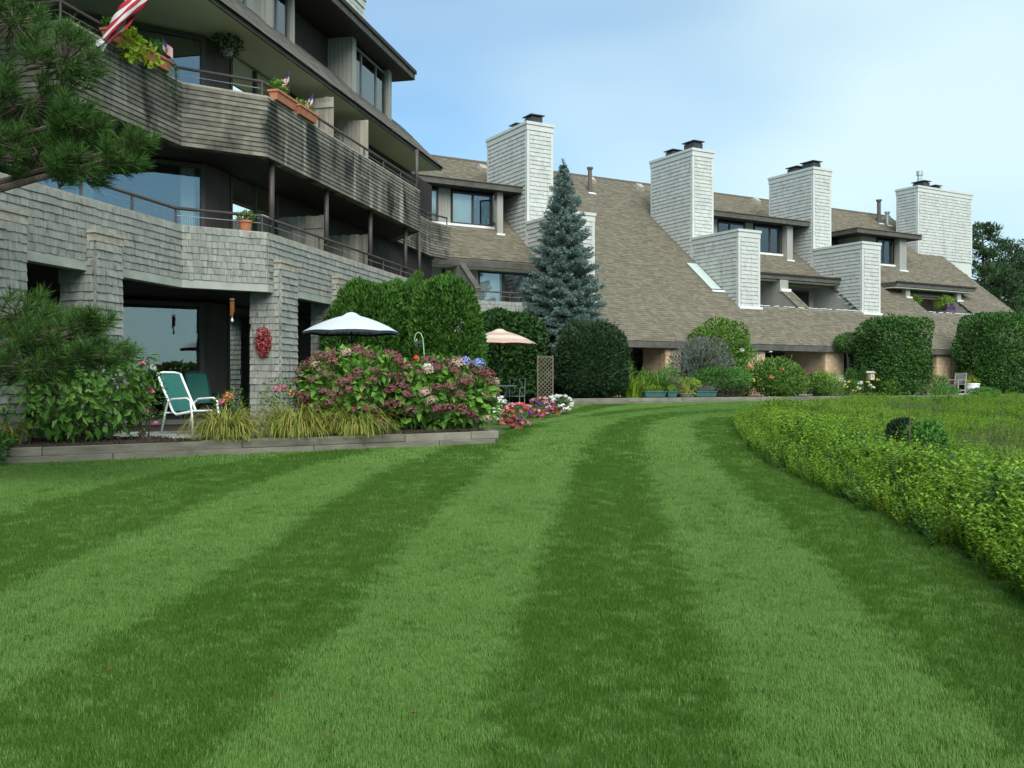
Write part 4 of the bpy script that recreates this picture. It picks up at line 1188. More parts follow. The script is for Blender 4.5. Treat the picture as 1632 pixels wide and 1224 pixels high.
def stems(base, tops, r=.015, mat=None, parent=None, name='stem', bend=.15):
    mb = MB()
    for t in tops:
        b = Vector(base) + Vector((random.uniform(-.08, .08), random.uniform(-.08, .08), 0)) * (1 + 4 * bend)
        m = (b + Vector(t)) / 2 + Vector((random.uniform(-1, 1), random.uniform(-1, 1), .3)) * bend
        mb.tube([b, m, Vector(t)], [r, r * .8, r * .45], 5)
    return mb.build(name, mat or M['twig'], parent)

SEED = [100]
def shrub(name, label, cat, base, w, d, h, n, L, Wd, mat, p=2.0, lump=.16, group=None, stem_n=7, low=.0, nl=26, sharp=14, inner=.55, up=.35, out=.55, jit=.6, stem_mat=None, extra=None, rz=0.0):
    SEED[0] += 1; g = np.random.default_rng(SEED[0])
    t = thing(name, label, cat, base, rz, group)
    hc = (h + low) / 2
    Q, N = crown_pts(g, n, (w / 2, d / 2, (h - low) / 2), p, lump, nl, sharp, inner)
    Q[:, 2] += hc; ok = Q[:, 2] > .02; Q, N = Q[ok], N[ok]
    V, F = leaf_body(g, Q, N, L, Wd, out, up, jit)
    m_ = max(8, n // int(260 - 520 * min(lump, .3))); S_, SN = crown_pts(g, m_, (w / 2, d / 2, (h - low) / 2), p, lump, nl, sharp, .95); S_[:, 2] += hc
    sd_ = unit_rows(SN * .6 + rand_dirs(g, m_) * .4 + np.array([0, 0, .5])); sl_ = g.uniform(.6, 1.9, m_) * max(L, .10)
    k_ = np.repeat(np.arange(m_), 6); u_ = g.uniform(0, 1, len(k_)); SP = S_[k_] + sd_[k_] * (sl_[k_] * u_)[:, None]
    okk = SP[:, 2] > .05; VS, FS = leaf_body(g, SP[okk], sd_[k_][okk], L * .8, Wd * .8, .5, .3, .8)
    V, F = join((V, F), (VS, FS))
    link('foliage', np_mesh(name, V, F), mat, t)
    tops = [(random.uniform(-.3, .3) * w, random.uniform(-.3, .3) * d, low + (h - low) * random.uniform(.35, .7)) for _ in range(stem_n)]
    if stem_n: stems((0, 0, -.03), tops, .006 + .008 * h, stem_mat, t, bend=.05 * w)
    return t

def grass_clump(name, label, base, n, h, spread, mat, seed, w=.013, cat='ornamental grass', group=None, up=.75, flop=1.0):
    g = np.random.default_rng(seed)
    az = g.uniform(0, 2 * np.pi, n); L = h * g.uniform(.4, 1.25, n); rad = np.abs(g.normal(0, .10, n)) * spread
    b = np.stack([rad * np.cos(az), rad * np.sin(az), np.zeros(n) - .02], 1)
    az2 = az + g.normal(0, .5, n)
    d = np.stack([np.cos(az2), np.sin(az2), np.zeros(n)], 1); z = np.array([0, 0, 1.])
    wv = np.stack([-np.sin(az2), np.cos(az2), np.zeros(n)], 1) * (w * g.uniform(.7, 1.3, n) / 2)[:, None]
    fl = g.uniform(.35, 1.25, n) * flop
    pts = [b]; th = np.zeros(n) + g.uniform(.05, .35, n) * max(1.0, flop)
    K = 5
    for k in range(K):
        th = th + fl * (.10 + .13 * k)
        pts.append(pts[-1] + (d * np.sin(th)[:, None] + z * np.cos(th)[:, None]) * (L / K)[:, None])
    ws = [.8, 1, .95, .8, .5, .05]
    V = np.stack([q for k in range(K + 1) for q in (pts[k] - wv * ws[k], pts[k] + wv * ws[k])], 1)
    V[:, :, 2] = np.maximum(V[:, :, 2], -.03)
    V = V.reshape(-1, 3)
    o = (np.arange(n) * 2 * (K + 1))[:, None]
    F = np.concatenate([o + np.array([2 * k, 2 * k + 1, 2 * k + 3, 2 * k + 2]) for k in range(K)], 0)
    t = thing(name, label, cat, base, 0, group)
    link('blades', np_mesh(name, V, F), mat, t)
    return t

def bloom(seed, r=.1, n=70, pl=.03, flat=.8):
    g = np.random.default_rng(seed)
    d = rand_dirs(g, n); d[:, 2] = np.abs(d[:, 2]) * 1.15 - .35; d = unit_rows(d)
    P = d * (r * g.uniform(.75, 1.05, n))[:, None] * np.array([1, 1, flat])
    T = np.cross(d, rand_dirs(g, n))
    V1, F1 = leaf_arrays(g, P - unit_rows(T) * pl * .5, T + d * .25, d, pl, pl * .9, .1)
    V2, F2 = leaf_arrays(g, P - unit_rows(np.cross(d, T)) * pl * .5, np.cross(d, T) + d * .2, d, pl, pl * .8, .1)
    return join((V1, F1), (V2, F2))

M['lf_shrub'] = leafm('broad_leaf', [(.020, .055, .012), (.04, .10, .02), (.075, .155, .035), (.13, .21, .05)], .25, .4)
M['lf_hyd'] = leafm('hydrangea_leaf', [(.03, .085, .018), (.06, .14, .028), (.10, .20, .04), (.16, .26, .06)], .28, .42)
M['lf_arb'] = leafm('arborvitae_spray', [(.010, .035, .006), (.022, .065, .010), (.042, .10, .016), (.07, .14, .024)], .15, .6, 2.2, .5)
M['lf_yew'] = leafm('yew_needles', [(.006, .018, .008), (.011, .03, .012), (.02, .045, .018)], .1, .5, 2, .4)
M['lf_spruce'] = leafm('blue_spruce_needles', [(.06, .105, .095), (.11, .175, .155), (.17, .245, .22), (.24, .32, .285)], .1, .6, 1.6, .4)
M['lf_pine'] = leafm('pine_needles', [(.012, .045, .008), (.026, .08, .012), (.055, .125, .02), (.12, .17, .035)], .15, .45, 1.5, .35)
M['lf_hedge'] = leafm('hedge_leaf', [(.010, .035, .010), (.022, .06, .015), (.04, .095, .022), (.07, .135, .03)], .2, .45, 1.2, .5)
M['lf_dark'] = leafm('dark_leaf', [(.006, .02, .006), (.014, .04, .010), (.03, .07, .016)], .15, .5)
M['lf_vine'] = leafm('vine_leaf', [(.03, .075, .012), (.06, .12, .02), (.10, .17, .03)], .25, .5, 1.2, .4)
M['lf_jun'] = leafm('juniper_spray', [(.02, .07, .014), (.045, .125, .025), (.075, .175, .04)], .15, .55, 2, .4)
M['lf_brown'] = leafm('brown_twigs', [(.05, .038, .026), (.09, .07, .05), (.06, .085, .03)], .1, .8)
M['lf_grey'] = leafm('grey_leaf', [(.06, .085, .06), (.10, .125, .095), (.16, .165, .15), (.19, .16, .19)], .2, .6)
M['lf_rose'] = leafm('rose_leaf', [(.015, .05, .01), (.035, .09, .018), (.07, .13, .03), (.20, .15, .03)], .22, .45)
M['lf_yel'] = leafm('yellow_green_leaf', [(.07, .13, .02), (.13, .21, .03), (.22, .29, .05)], .3, .5)
M['lf_lime'] = leafm('lime_leaf', [(.20, .34, .02), (.32, .46, .03), (.40, .52, .06)], .35, .45)
M['lf_lily'] = leafm('daylily_blade', [(.09, .155, .022), (.18, .24, .038), (.31, .29, .065), (.43, .31, .10)], .25, .5, 2.5, .45)
M['fl_mauve'] = leafm('mauve_florets', [(.09, .036, .034), (.15, .065, .058), (.205, .10, .085), (.26, .165, .115)], .2, .7, 4, .3)
M['fl_rosy'] = leafm('dusky_red_florets', [(.13, .03, .045), (.22, .07, .085), (.28, .12, .12)], .2, .7, 4, .3)
M['fl_tan'] = leafm('faded_florets', [(.35, .25, .18), (.46, .36, .27), (.40, .22, .20)], .2, .7, 4, .3)
M['fl_blue'] = leafm('blue_florets', [(.20, .26, .58), (.30, .36, .70), (.42, .46, .75)], .25, .6, 4, .2)
M['fl_pink'] = leafm('pink_petals', [(.58, .09, .19), (.72, .22, .32), (.80, .42, .48)], .3, .5, 4, .2)
M['fl_white'] = leafm('white_petals', [(.66, .68, .60), (.80, .81, .76)], .3, .5, 4, .2)
M['fl_red'] = leafm('red_petals', [(.50, .06, .04), (.62, .15, .08)], .25, .5, 4, .2)
M['fl_purple'] = leafm('purple_petals', [(.12, .02, .22), (.20, .05, .32)], .25, .5, 4, .2)
M['fl_yellow'] = leafm('yellow_petals', [(.65, .50, .05), (.75, .65, .20)], .3, .5, 4, .2)
M['fl_orange'] = leafm('orange_petals', [(.55, .20, .08), (.65, .33, .15)], .3, .5, 4, .2)

BLOOM = {}
def bloom_mesh(matn, v, r, n, pl, flat=.8):
    key = (matn, v, r)
    if key not in BLOOM:
        V, F = bloom(hash((v, int(r * 1000))) % 9999, r, n, pl, flat); me = np_mesh('bloom', V, F); me.materials.append(M[matn]); BLOOM[key] = me
    return BLOOM[key]
def put_bloom(t, name, matn, loc, r=.1, n=70, pl=.03, flat=.8, v=None):
    o = bpy.data.objects.new(name, bloom_mesh(matn, random.randrange(3) if v is None else v, r, n, pl, flat))
    COL.objects.link(o); o.parent = t; o.location = loc
    o.rotation_euler = (random.uniform(-.4, .4), random.uniform(-.4, .4), random.uniform(0, 6.3)); s = random.uniform(.8, 1.15); o.scale = (s, s, s)
    return o

# ------------------------------------------------------------------ hydrangeas behind the edging
def behind(x, back):
    """on the bed, at photo column x and so far behind the edging"""
    k = (x - 816) / 1510; p = T0 + TN * back
    s = (p.x - k * p.y) / (k * TD.y - TD.x); q = p + TD * s
    return Vector((q.x, q.y, pz(q) + .02))

def hydrangea(label, x, back, w, d, h, nleaf, heads, seed, low=.02):
    g = np.random.default_rng(seed); random.seed(seed)
    b = behind(x, back)
    t = thing('hydrangea_bush', label, 'hydrangea', b, math.atan2(TD.y, TD.x), 'hydrangeas behind the timber edging')
    Q, N = crown_pts(g, nleaf, (w / 2, d / 2, (h - low) / 2), 2.5, .10, 30, 16, .5)
    Q[:, 2] += (h + low) / 2; ok = Q[:, 2] > .03; Q, N = Q[ok], N[ok]
    link('foliage', np_mesh('foliage', *leaf_body(g, Q, N, .17, .105, .5, .15, .6, droop=.12)), M['lf_hyd'], t)
    stems((0, 0, -.03), [(random.uniform(-.42, .42) * w, random.uniform(-.3, .3) * d, h * random.uniform(.4, .8)) for _ in range(22)], .012, None, t, bend=.12)
    H, HN = crown_pts(g, heads * 9, (w / 2, d / 2, (h - low) / 2), 2.5, .10, 30, 16, .97)
    H[:, 2] += (h + low) / 2
    kept = []
    for q, nn in zip(H, HN):
        if q[2] < .10 or q[1] > d * .22: continue
        if any((q - k_) @ (q - k_) < .019 for k_ in kept): continue
        kept.append(q)
        if len(kept) >= heads: break
    for q in kept:
        m_ = random.choices(['fl_mauve', 'fl_rosy', 'fl_tan'], [.62, .3, .08])[0]
        put_bloom(t, 'flower_head', m_, q * 1.02, random.choice((.10, .125, .145)), 95, .043)
    return t
hy1 = hydrangea('big hydrangea bush crowded with mauve heads beneath the grey umbrella', 570, 1.1, 2.0, 1.5, 1.42, 1700, 82, 11)
hy2 = hydrangea('broad hydrangea bush with two blue heads near the end of the timber edging', 705, .92, 1.9, 1.4, 1.22, 1500, 60, 12)
random.seed(21)
for x, v in ((740, 577), (764, 579)):
    b = hy2.location; Y = b.y - .25; p = at(x, v, Y); q = Matrix.Rotation(-hy2.rotation_euler.z, 3, 'Z') @ (p - b)
    put_bloom(hy2, 'blue_flower_head', 'fl_blue', q, .115, 90, .034, .75)['label'] = 'blue hydrangea head'
    stems((q.x, q.y, q.z - .5), [(q.x, q.y, q.z)], .006, M['stem'], hy2, bend=.01)
for x, v, m_ in ((682, 622, 'fl_tan'), (776, 667, 'fl_tan'), (683, 587, 'fl_white')):
    b = hy2.location; Y = b.y - .62; p = at(x, v, Y); q = Matrix.Rotation(-hy2.rotation_euler.z, 3, 'Z') @ (p - b)
    put_bloom(hy2, 'faded_flower_head', m_, q, .11, 80, .034)

# daylily clumps and roses along the edging
gcl = [(362, .52, .92, 'mound of yellowing daylily leaves beside the stone patio', 1000), (474, .58, 1.05, 'tallest mound of arching gold green daylily leaves beside pink roses', 1050), (566, .46, .88, 'mound of daylily leaves spilling over the edging beneath the hydrangea', 800)]
for k, (x, bk, h, lab, n) in enumerate(gcl):
    grass_clump('daylily_clump', lab, behind(x, bk), n, h, 1.5, M['lf_lily'], 40 + k, .014, 'daylily', 'daylily clumps along the edging', flop=2.0)
random.seed(5)
def rose(label, x, back, w, h, n, blooms, seed, matl='lf_rose'):
    b = behind(x, back)
    t = shrub('rose_bush', label, 'rose', b, w, w * .8, h, n, .055, .035, M[matl], 2, .25, 'roses in the bed', 6)
    for (px_, pv, m_, r) in blooms:
        p = at(px_, pv, b.y - .12); put_bloom(t, 'rose_bloom', m_, p - b, r, 40, .04)
    return t
rose('rose bush with bright pink blooms against the shingled pillar', 455, 1.25, .75, .95, 700, [(441, 619, 'fl_pink', .07), (447, 622, 'fl_pink', .07), (479, 633, 'fl_pink', .06), (464, 629, 'fl_orange', .05), (453, 617, 'fl_pink', .05)], 1)
rose('small rose with orange pink blooms beside the white framed chair', 365, 1.15, .5, .72, 360, [(365, 632, 'fl_orange', .08), (354, 641, 'fl_pink', .05), (360, 638, 'fl_orange', .06)], 2)
rose('leggy shrub with pink and white blooms beside the big leafed bush', 226, .95, .75, 1.35, 420, [(229, 580, 'fl_pink', .055), (242, 586, 'fl_white', .055), (222, 609, 'fl_pink', .04), (236, 619, 'fl_pink', .08), (240, 626, 'fl_pink', .06), (232, 655, 'fl_pink', .06), (248, 675, 'fl_pink', .04)], 3)

# broad leafed shrub below the pine
g = np.random.default_rng(77)
b = behind(120, .85)
t = thing('leafy_shrub', 'broad leafed green shrub in mulch beneath the pine boughs', 'shrub', b, math.atan2(TD.y, TD.x))
Q, N = crown_pts(g, 2100, (1.12, .75, .74), 2.3, .16, 24, 12, .45); Q[:, 2] += .82; ok = Q[:, 2] > .12; Q, N = Q[ok], N[ok]
link('foliage', np_mesh('foliage', *leaf_body(g, Q, N, .15, .085, .45, -.15, .6, droop=.15)), M['lf_shrub'], t)
stems((0, 0, -.03), [(random.uniform(-.8, .8), random.uniform(-.4, .4), random.uniform(.5, 1.2)) for _ in range(18)], .014, None, t, bend=.1)
shrub('leafy_shrub', 'low dark shrub at the buried end of the timber edging', 'shrub', (tpt(0) - TN * .25 - TD * .12).to_tuple()[:2] + (gz(15),), .55, .5, .5, 420, .08, .05, M['lf_hedge'], 2, .2)
grass_clump('daylily_clump', 'drying daylily clump under the lowest pine boughs', behind(6, .5), 300, .6, 1.2, M['lf_lily'], 90, .016, 'daylily', 'daylily clumps along the edging')

# ------------------------------------------------------------------ foreground pine
def pine_tuft(g, n, L):
    """a brush of long needles around a shoot along +Z"""
    k = g.uniform(0, 1, n); az = g.uniform(0, 2 * np.pi, n)
    P = np.stack([.006 * np.cos(az), .006 * np.sin(az), k * .16 - .10], 1)
    sp = .50 + .5 * (1 - k) + g.normal(0, .14, n)
    D = np.stack([np.cos(az) * np.sin(sp), np.sin(az) * np.sin(sp), np.cos(sp)], 1)
    S = unit_rows(np.cross(D, rand_dirs(g, n))) * .0027
    Ln = L * g.uniform(.75, 1.1, n)
    V = np.stack([P - S, P + S, P + D * Ln[:, None] * .6 + S * .8 - np.array([0, 0, .004]), P + D * Ln[:, None] - np.array([0, 0, .015])], 1).reshape(-1, 3)
    o = (np.arange(n) * 4)[:, None]
    return V, np.concatenate([o + np.array([0, 1, 2]), o + np.array([0, 2, 3])], 0)
def rot_to(d):
    return np.array(Vector(d).to_track_quat('Z', 'Y').to_matrix())
g = np.random.default_rng(3); random.seed(3)
trunk_b = Vector((-8.55, 11.6, gz(11.6)))
pine = thing('pine_tree', 'long needled pine whose boughs hang over the edging and balcony', 'tree', trunk_b)
mb = MB(); mb.tube([(0, 0, -.1), (.1, .05, 1.6), (-.05, .1, 3.6), (.1, .0, 5.8), (.2, 0, 8)], [.22, .2, .17, .13, .06], 10); mb.build('trunk', M['bark'], pine, smooth=True)
# shoots at the ends of boughs, placed through the space each bough fills
boughs = [  # centre (photo x, v), distance, radii (m), shoots
    ((20, 30), 11.4, (.55, .5, .35), 24), ((100, 95), 11.2, (.48, .5, .40), 36), ((40, 160), 11.3, (.62, .5, .45), 40),
    ((120, 190), 11.0, (.30, .4, .25), 22), ((60, 245), 11.2, (.70, .5, .28), 44), ((125, 265), 11.0, (.45, .4, .22), 26), ((195, 248), 10.9, (.26, .28, .17), 16), ((222, 228), 10.9, (.14, .2, .12), 8), ((-60, 120), 11.4, (.6, .5, 1.0), 34),
    ((30, 500), 11.6, (.50, .5, .28), 28), ((90, 535), 11.3, (.60, .5, .26), 36), ((165, 560), 11.1, (.36, .4, .16), 20), ((60, 580), 11.2, (.55, .5, .26), 30), ((145, 515), 11.2, (.26, .3, .14), 12), ((-60, 540), 11.5, (.5, .5, .4), 22)]
VF = []; bm_ = MB()
for (c, Y, rad, ns) in boughs:
    cc = at(c[0], c[1], Y) - trunk_b
    root = Vector((.05, .05, max(.8, cc.z - .1 - .25 * abs(cc.x))))
    mid = root.lerp(cc, .55) + Vector((0, 0, .12))
    bm_.tube([root, mid, cc], [.055, .038, .018], 6)
    for _ in range(int(ns * 1.45)):
        q = rand_dirs(g, 1)[0] * g.uniform(.35, 1) ** .5
        p = cc + Vector(q * np.array(rad))
        d = Vector((p - root).normalized() * .55 + Vector(q) * .5 + Vector((0, 0, .55))).normalized()
        V, F = pine_tuft(g, 80, .175)
        VF.append((V @ rot_to(d).T + np.array(p), F))
        j = cc.lerp(p, .25) - Vector((0, 0, .05))
        bm_.tube([j, p - d * .10, p + d * .05], [.012, .009, .005], 4)
link('needles', np_mesh('needles', *join(*VF)), M['lf_pine'], pine)
bm_.build('branches', M['bark'], pine)
# upper crown out of sight above, lightly filled so the tree is whole
VF = []
for _ in range(160):
    a = g.uniform(0, 6.28); z = g.uniform(3.0, 8.2); rr = (8.6 - z) * .42 * g.uniform(.5, 1)
    p = np.array([math.cos(a) * rr - .6, math.sin(a) * rr, z])
    if p[0] > .9: continue
    V, F = pine_tuft(g, 70, .17); VF.append((V @ rot_to((math.cos(a), math.sin(a), .6)).T + p, F))
link('crown', np_mesh('crown', *join(*VF)), M['lf_pine'], pine)

# ------------------------------------------------------------------ clipped evergreens
def arborvitae(label, x, Y, w, d, z1, n, seed, p=3.2, lump=.07):
    g = np.random.default_rng(seed)
    c = at(x, 612, Y); base = Vector((c.x, Y, .6))
    t = thing('arborvitae', label, 'arborvitae', base, 0, 'arborvitae beside the umbrella')
    h = z1 - .6
    Q, N = crown_pts(g, n, (w / 2, d / 2, h / 2), p, lump, 60, 30, .62)
    Q[:, 2] += h / 2
    tp = np.clip(1.06 - .32 * (Q[:, 2] / h) ** 3, .5, 1.1); Q[:, 0] *= tp; Q[:, 1] *= tp
    cell = np.floor(Q * 7).astype(int); hsh = (cell[:, 0] * 73856093 ^ cell[:, 1] * 19349663 ^ cell[:, 2] * 83492791) % 97 / 97.0
    Q += N * ((hsh - .5) * .11)[:, None]
    link('foliage', np_mesh('foliage', *leaf_body(g, Q, N, .115, .055, .6, .55, .5)), M['lf_arb'], t)
    mb = MB(); mb.tube([(0, 0, -.1), (0, 0, h * .6)], [.07, .04], 7); mb.build('trunk', M['bark'], t)
arborvitae('wide clipped arborvitae directly behind the grey umbrella', 592, 23.6, 2.05, 1.6, 4.02, 30000, 201, 3.8, .14)
arborvitae('narrow arborvitae squeezed between two broader arborvitae', 640, 24.1, 1.6, 1.6, 4.15, 20000, 202, 3.8, .14)
arborvitae('tall flat topped arborvitae behind the bird feeder hook', 710, 23.4, 1.72, 1.6, 4.12, 24000, 203, 4.6, .10)

def far_at(x, i, z=None):
    s = fs_of(x, i); return fp(s, i, BEDZ if z is None else z)
def fsz(x0, x1, i):
    p = far_at((x0 + x1) / 2, i); return (x1 - x0) * p.y / 1510
def fz(v, x, i):
    p = far_at(x, i); return 1.6 + (612 - v) * p.y / 1510
def far_shrub(name, label, cat, x0, x1, v0, i, n, L, Wd, mat, depth=None, low=0.0, **kw):
    x = (x0 + x1) / 2; w = fsz(x0, x1, i); h = fz(v0, x, i) - BEDZ
    return shrub(name, label, cat, far_at(x, i), w, depth or w * .7, h, n, L, Wd, M[mat], low=low, rz=R(30), **kw)

far_shrub('yew_bush', 'big dark round yew beside the blue spruce', 'shrub', 888, 1001, 517, -2.35, 22000, .13, .045, 'lf_yew', 2.1, p=2.6, lump=.11, nl=60, sharp=40, inner=.75, up=.5)
far_shrub('clipped_hedge', 'tall clipped green hedge between garden and pale glass door', 'hedge', 1369, 1478, 512, -2.3, 26000, .12, .075, 'lf_hedge', 2.0, p=6, lump=.10, nl=110, sharp=50, inner=.7)
far_shrub('clipped_hedge', 'broad overgrown hedge beside the white flower pot', 'hedge', 1520, 1690, 502, -1.9, 36000, .13, .08, 'lf_hedge', 2.6, p=5, lump=.11, nl=110, sharp=50, inner=.7)
far_shrub('vine_arbor', 'mound of green vine arching over the eave', 'vine', 1102, 1192, 519, -.9, 5200, .13, .08, 'lf_vine', 1.6, low=.9, p=2.6, lump=.3, sharp=10)
far_shrub('butterfly_bush', 'grey green butterfly bush before the cedar pier', 'shrub', 1072, 1160, 538, -1.9, 3600, .17, .035, 'lf_grey', 2.0, lump=.4, sharp=9, out=.8, up=.6, jit=.5)
jn = far_shrub('juniper', 'spreading juniper with bright green top and brown underside', 'juniper', 1102, 1198, 587, -2.6, 5200, .13, .03, 'lf_jun', 1.3, low=.35, p=2.4, lump=.12, out=.8, up=.1)
g = np.random.default_rng(55)
w = fsz(1108, 1196, -2.6); Q, N = crown_pts(g, 2200, (w / 2 * .95, .55, .42), 2.4, .1, 20, 14, .6); Q[:, 2] += .42
link('bare_twigs', np_mesh('bare_twigs', *leaf_body(g, Q, N, .12, .025, .5, .2, .7)), M['lf_brown'], jn)
rb = far_shrub('rose_bush', 'dense rose bush with orange and yellow leaves beside the juniper', 'rose', 1192, 1290, 576, -2.3, 5200, .11, .07, 'lf_rose', 1.7, lump=.36, sharp=10)
far_shrub('feathery_shrub', 'feathery green perennial behind the rose bush with one pink bloom', 'shrub', 1160, 1220, 555, -1.3, 2200, .12, .03, 'lf_jun', 1.2, lump=.25, out=.5, up=.7)
lowf = far_shrub('flowering_perennial', 'pale yellow green perennial beside the white garden table', 'shrub', 1290, 1350, 596, -2.6, 1700, .09, .035, 'lf_yel', 1.0, lump=.25, up=.7)
far_shrub('daisy_clump', 'clump of yellow and white daisies at the edging', 'flower', 1336, 1378, 606, -2.85, 700, .08, .03, 'lf_rose', .7, lump=.25, up=.7)
far_shrub('low_juniper', 'low creeping juniper before the wooden armchair', 'juniper', 1474, 1536, 617, -2.7, 1500, .11, .03, 'lf_jun', .9, lump=.2, up=.3)
far_shrub('low_juniper', 'creeping juniper spreading beside the white flower pot', 'juniper', 1536, 1600, 619, -3.0, 1500, .11, .03, 'lf_jun', .8, lump=.2, up=.3)
for (x0, x1, v0, i_, n_, L_, W_, m_, lab) in ((1008, 1044, 594, -2.0, 1000, .16, .05, 'lf_vine', 'loose leafy shrub before the sliding door'), (1036, 1080, 590, -2.2, 1300, .13, .035, 'lf_jun', 'fine leaved shrub beside the butterfly bush'), (1080, 1118, 604, -2.8, 900, .10, .04, 'lf_yel', 'low yellow green plant beside the golden grass clump'),
        (1148, 1200, 578, -1.8, 1700, .12, .06, 'lf_rose', 'leafy rose behind the spreading juniper'), (1284, 1326, 598, -2.3, 1200, .12, .06, 'lf_hedge', 'rounded green shrub before the recessed cedar wall'), (1226, 1286, 600, -2.85, 1600, .10, .05, 'lf_vine', 'low leafy plant in front of the rose bush'),
        (1300, 1346, 606, -2.9, 1100, .09, .035, 'lf_rose', 'low russet tinged plant before the white garden table'), (1344, 1374, 588, -1.6, 1100, .11, .05, 'lf_hedge', 'small shrub between garden table and twin trunked tree'), (1404, 1432, 606, -3.05, 800, .10, .05, 'lf_vine', 'low plant at the foot of the clipped hedge'), (1486, 1512, 600, -1.6, 700, .12, .05, 'lf_jun', 'small shrub below the pale glass door')):
    far_shrub('garden_shrub', lab, 'shrub', x0, x1, v0, i_, n_, L_, W_, m_, None, lump=.32, sharp=9, nl=30, up=.6, jit=.8)
far_shrub('ivy_hedge', 'dark ivy hedge behind the striped umbrella', 'hedge', 756, 862, 503, -.6, 15000, .16, .11, 'lf_dark', 1.8, p=4, lump=.10, nl=50, sharp=24, inner=.7)
far_shrub('leafy_shrub', 'light green shrub topping the ivy hedge', 'shrub', 768, 846, 505, -.2, 2600, .14, .08, 'lf_hedge', 1.6, low=2.1, lump=.2)
far_shrub('leafy_shrub', 'leafy green plant between yew and sliding door', 'shrub', 986, 1004, 580, -1.2, 600, .18, .035, 'lf_vine', .9, lump=.3, up=.9)
random.seed(31)
for (x, v, m_, r, i_, tgt) in ((1210, 577, 'fl_pink', .10, -1.6, rb), (1196, 586, 'fl_orange', .10, -2.9, rb), (1246, 590, 'fl_orange', .12, -2.9, rb), (1271, 608, 'fl_orange', .13, -2.95, rb), (1199, 606, 'fl_yellow', .12, -2.95, rb), (1229, 602, 'fl_orange', .08, -2.95, rb), (1183, 559, 'fl_white', .08, -1.9, rb)):
    p = far_at(x, i_); p.z = fz(v, x, i_); q = Matrix.Rotation(-R(30), 3, 'Z') @ (p - tgt.location)
    put_bloom(tgt, 'bloom', m_, q, r, 40, .06)
dc = [o for o in bpy.data.objects if o.name.startswith('daisy_clump')and o.parent is None and o.type == 'EMPTY'][0]
for k in range(16):
    x, v = random.uniform(1338, 1400), random.uniform(605, 624); p = far_at(x, -3.0); p.z = fz(v, x, -3.0); q = Matrix.Rotation(-R(30), 3, 'Z') @ (p - dc.location)
    put_bloom(dc, 'daisy', random.choice(('fl_white', 'fl_white', 'fl_yellow')), q, .06, 16, .07, .4)
for k, (x, v, n, h, m_, lab) in enumerate(((1004, 592, 420, .85, 'lf_yel', 'tall pale grass clump beside the yew'), (1028, 596, 400, .75, 'lf_yel', 'pale green perennial clump behind the longest teal trough'), (1050, 588, 380, .95, 'lf_vine', 'feathery green clump behind the short teal trough'), (1088, 606, 260, .8, 'lf_lily', 'golden grass clump between two teal troughs'), (1064, 600, 260, .95, 'lf_grey', 'grey lavender clump before the cedar pier'), (1112, 612, 240, .6, 'lf_grey', 'small silver clump behind the far teal trough'))):
    grass_clump('perennial_clump', lab, far_at(x, -2.55 - .1 * (k % 3)), n, h, 2.0, M[m_], 300 + k, .03, 'perennial', 'perennials along the garden edging', flop=.7)

def cone_tree(label, x, i_, w, h, n, seed, mat='lf_hedge', name='dwarf_spruce', group=None):
    g = np.random.default_rng(seed); t = thing(name, label, 'conifer', far_at(x, i_), 0, group)
    k = g.uniform(0, 1, n) ** .7; z = (1 - k) * h; az = g.uniform(0, 6.283, n); r = (w / 2) * k * g.uniform(.75, 1.05, n) + .01
    Q = np.stack([r * np.cos(az), r * np.sin(az), z + .03], 1); N = unit_rows(np.stack([np.cos(az), np.sin(az), np.full(n, .4)], 1))
    link('foliage', np_mesh('foliage', *leaf_body(g, Q, N, .07, .025, .6, .5, .5)), M[mat], t)
    mb = MB(); mb.tube([(0, 0, -.05), (0, 0, h * .8)], [.03, .012], 6); mb.build('trunk', M['bark'], t)
cone_tree('small cone shaped spruce beside the white garden table', 1356, -2.5, .55, 1.1, 1600, 401, group='dwarf spruces by the hedge')
cone_tree('middle cone shaped spruce below the bird house', 1376, -2.6, .75, 1.3, 2200, 402, group='dwarf spruces by the hedge')
cone_tree('cone shaped spruce touching the clipped hedge', 1399, -2.7, .75, 1.2, 2000, 403, group='dwarf spruces by the hedge')

# tree form shrub with bare trunks
b = far_at(1355, -.9)
t = thing('small_tree', 'small tree with bare twin trunks and flat green crown under the eave', 'tree', b, R(30))
g = np.random.default_rng(66); Q, N = crown_pts(g, 2600, (.75, .6, .42), 2.2, .25, 20, 12, .4); Q[:, 2] += 2.35
link('crown', np_mesh('crown', *leaf_body(g, Q, N, .12, .05, .4, .3, .7)), M['lf_hedge'], t)
for a in ((-.1, 0), (.22, .05)):
    mb = MB(); mb.tube([(a[0], a[1], -.05), (a[0] * .6, .05, 1.0), (a[0] * 1.8, 0, 1.7), (a[0] * 2.4, 0, 2.3)], [.06, .05, .04, .02], 7); mb.build('trunk', M['bark'], t)

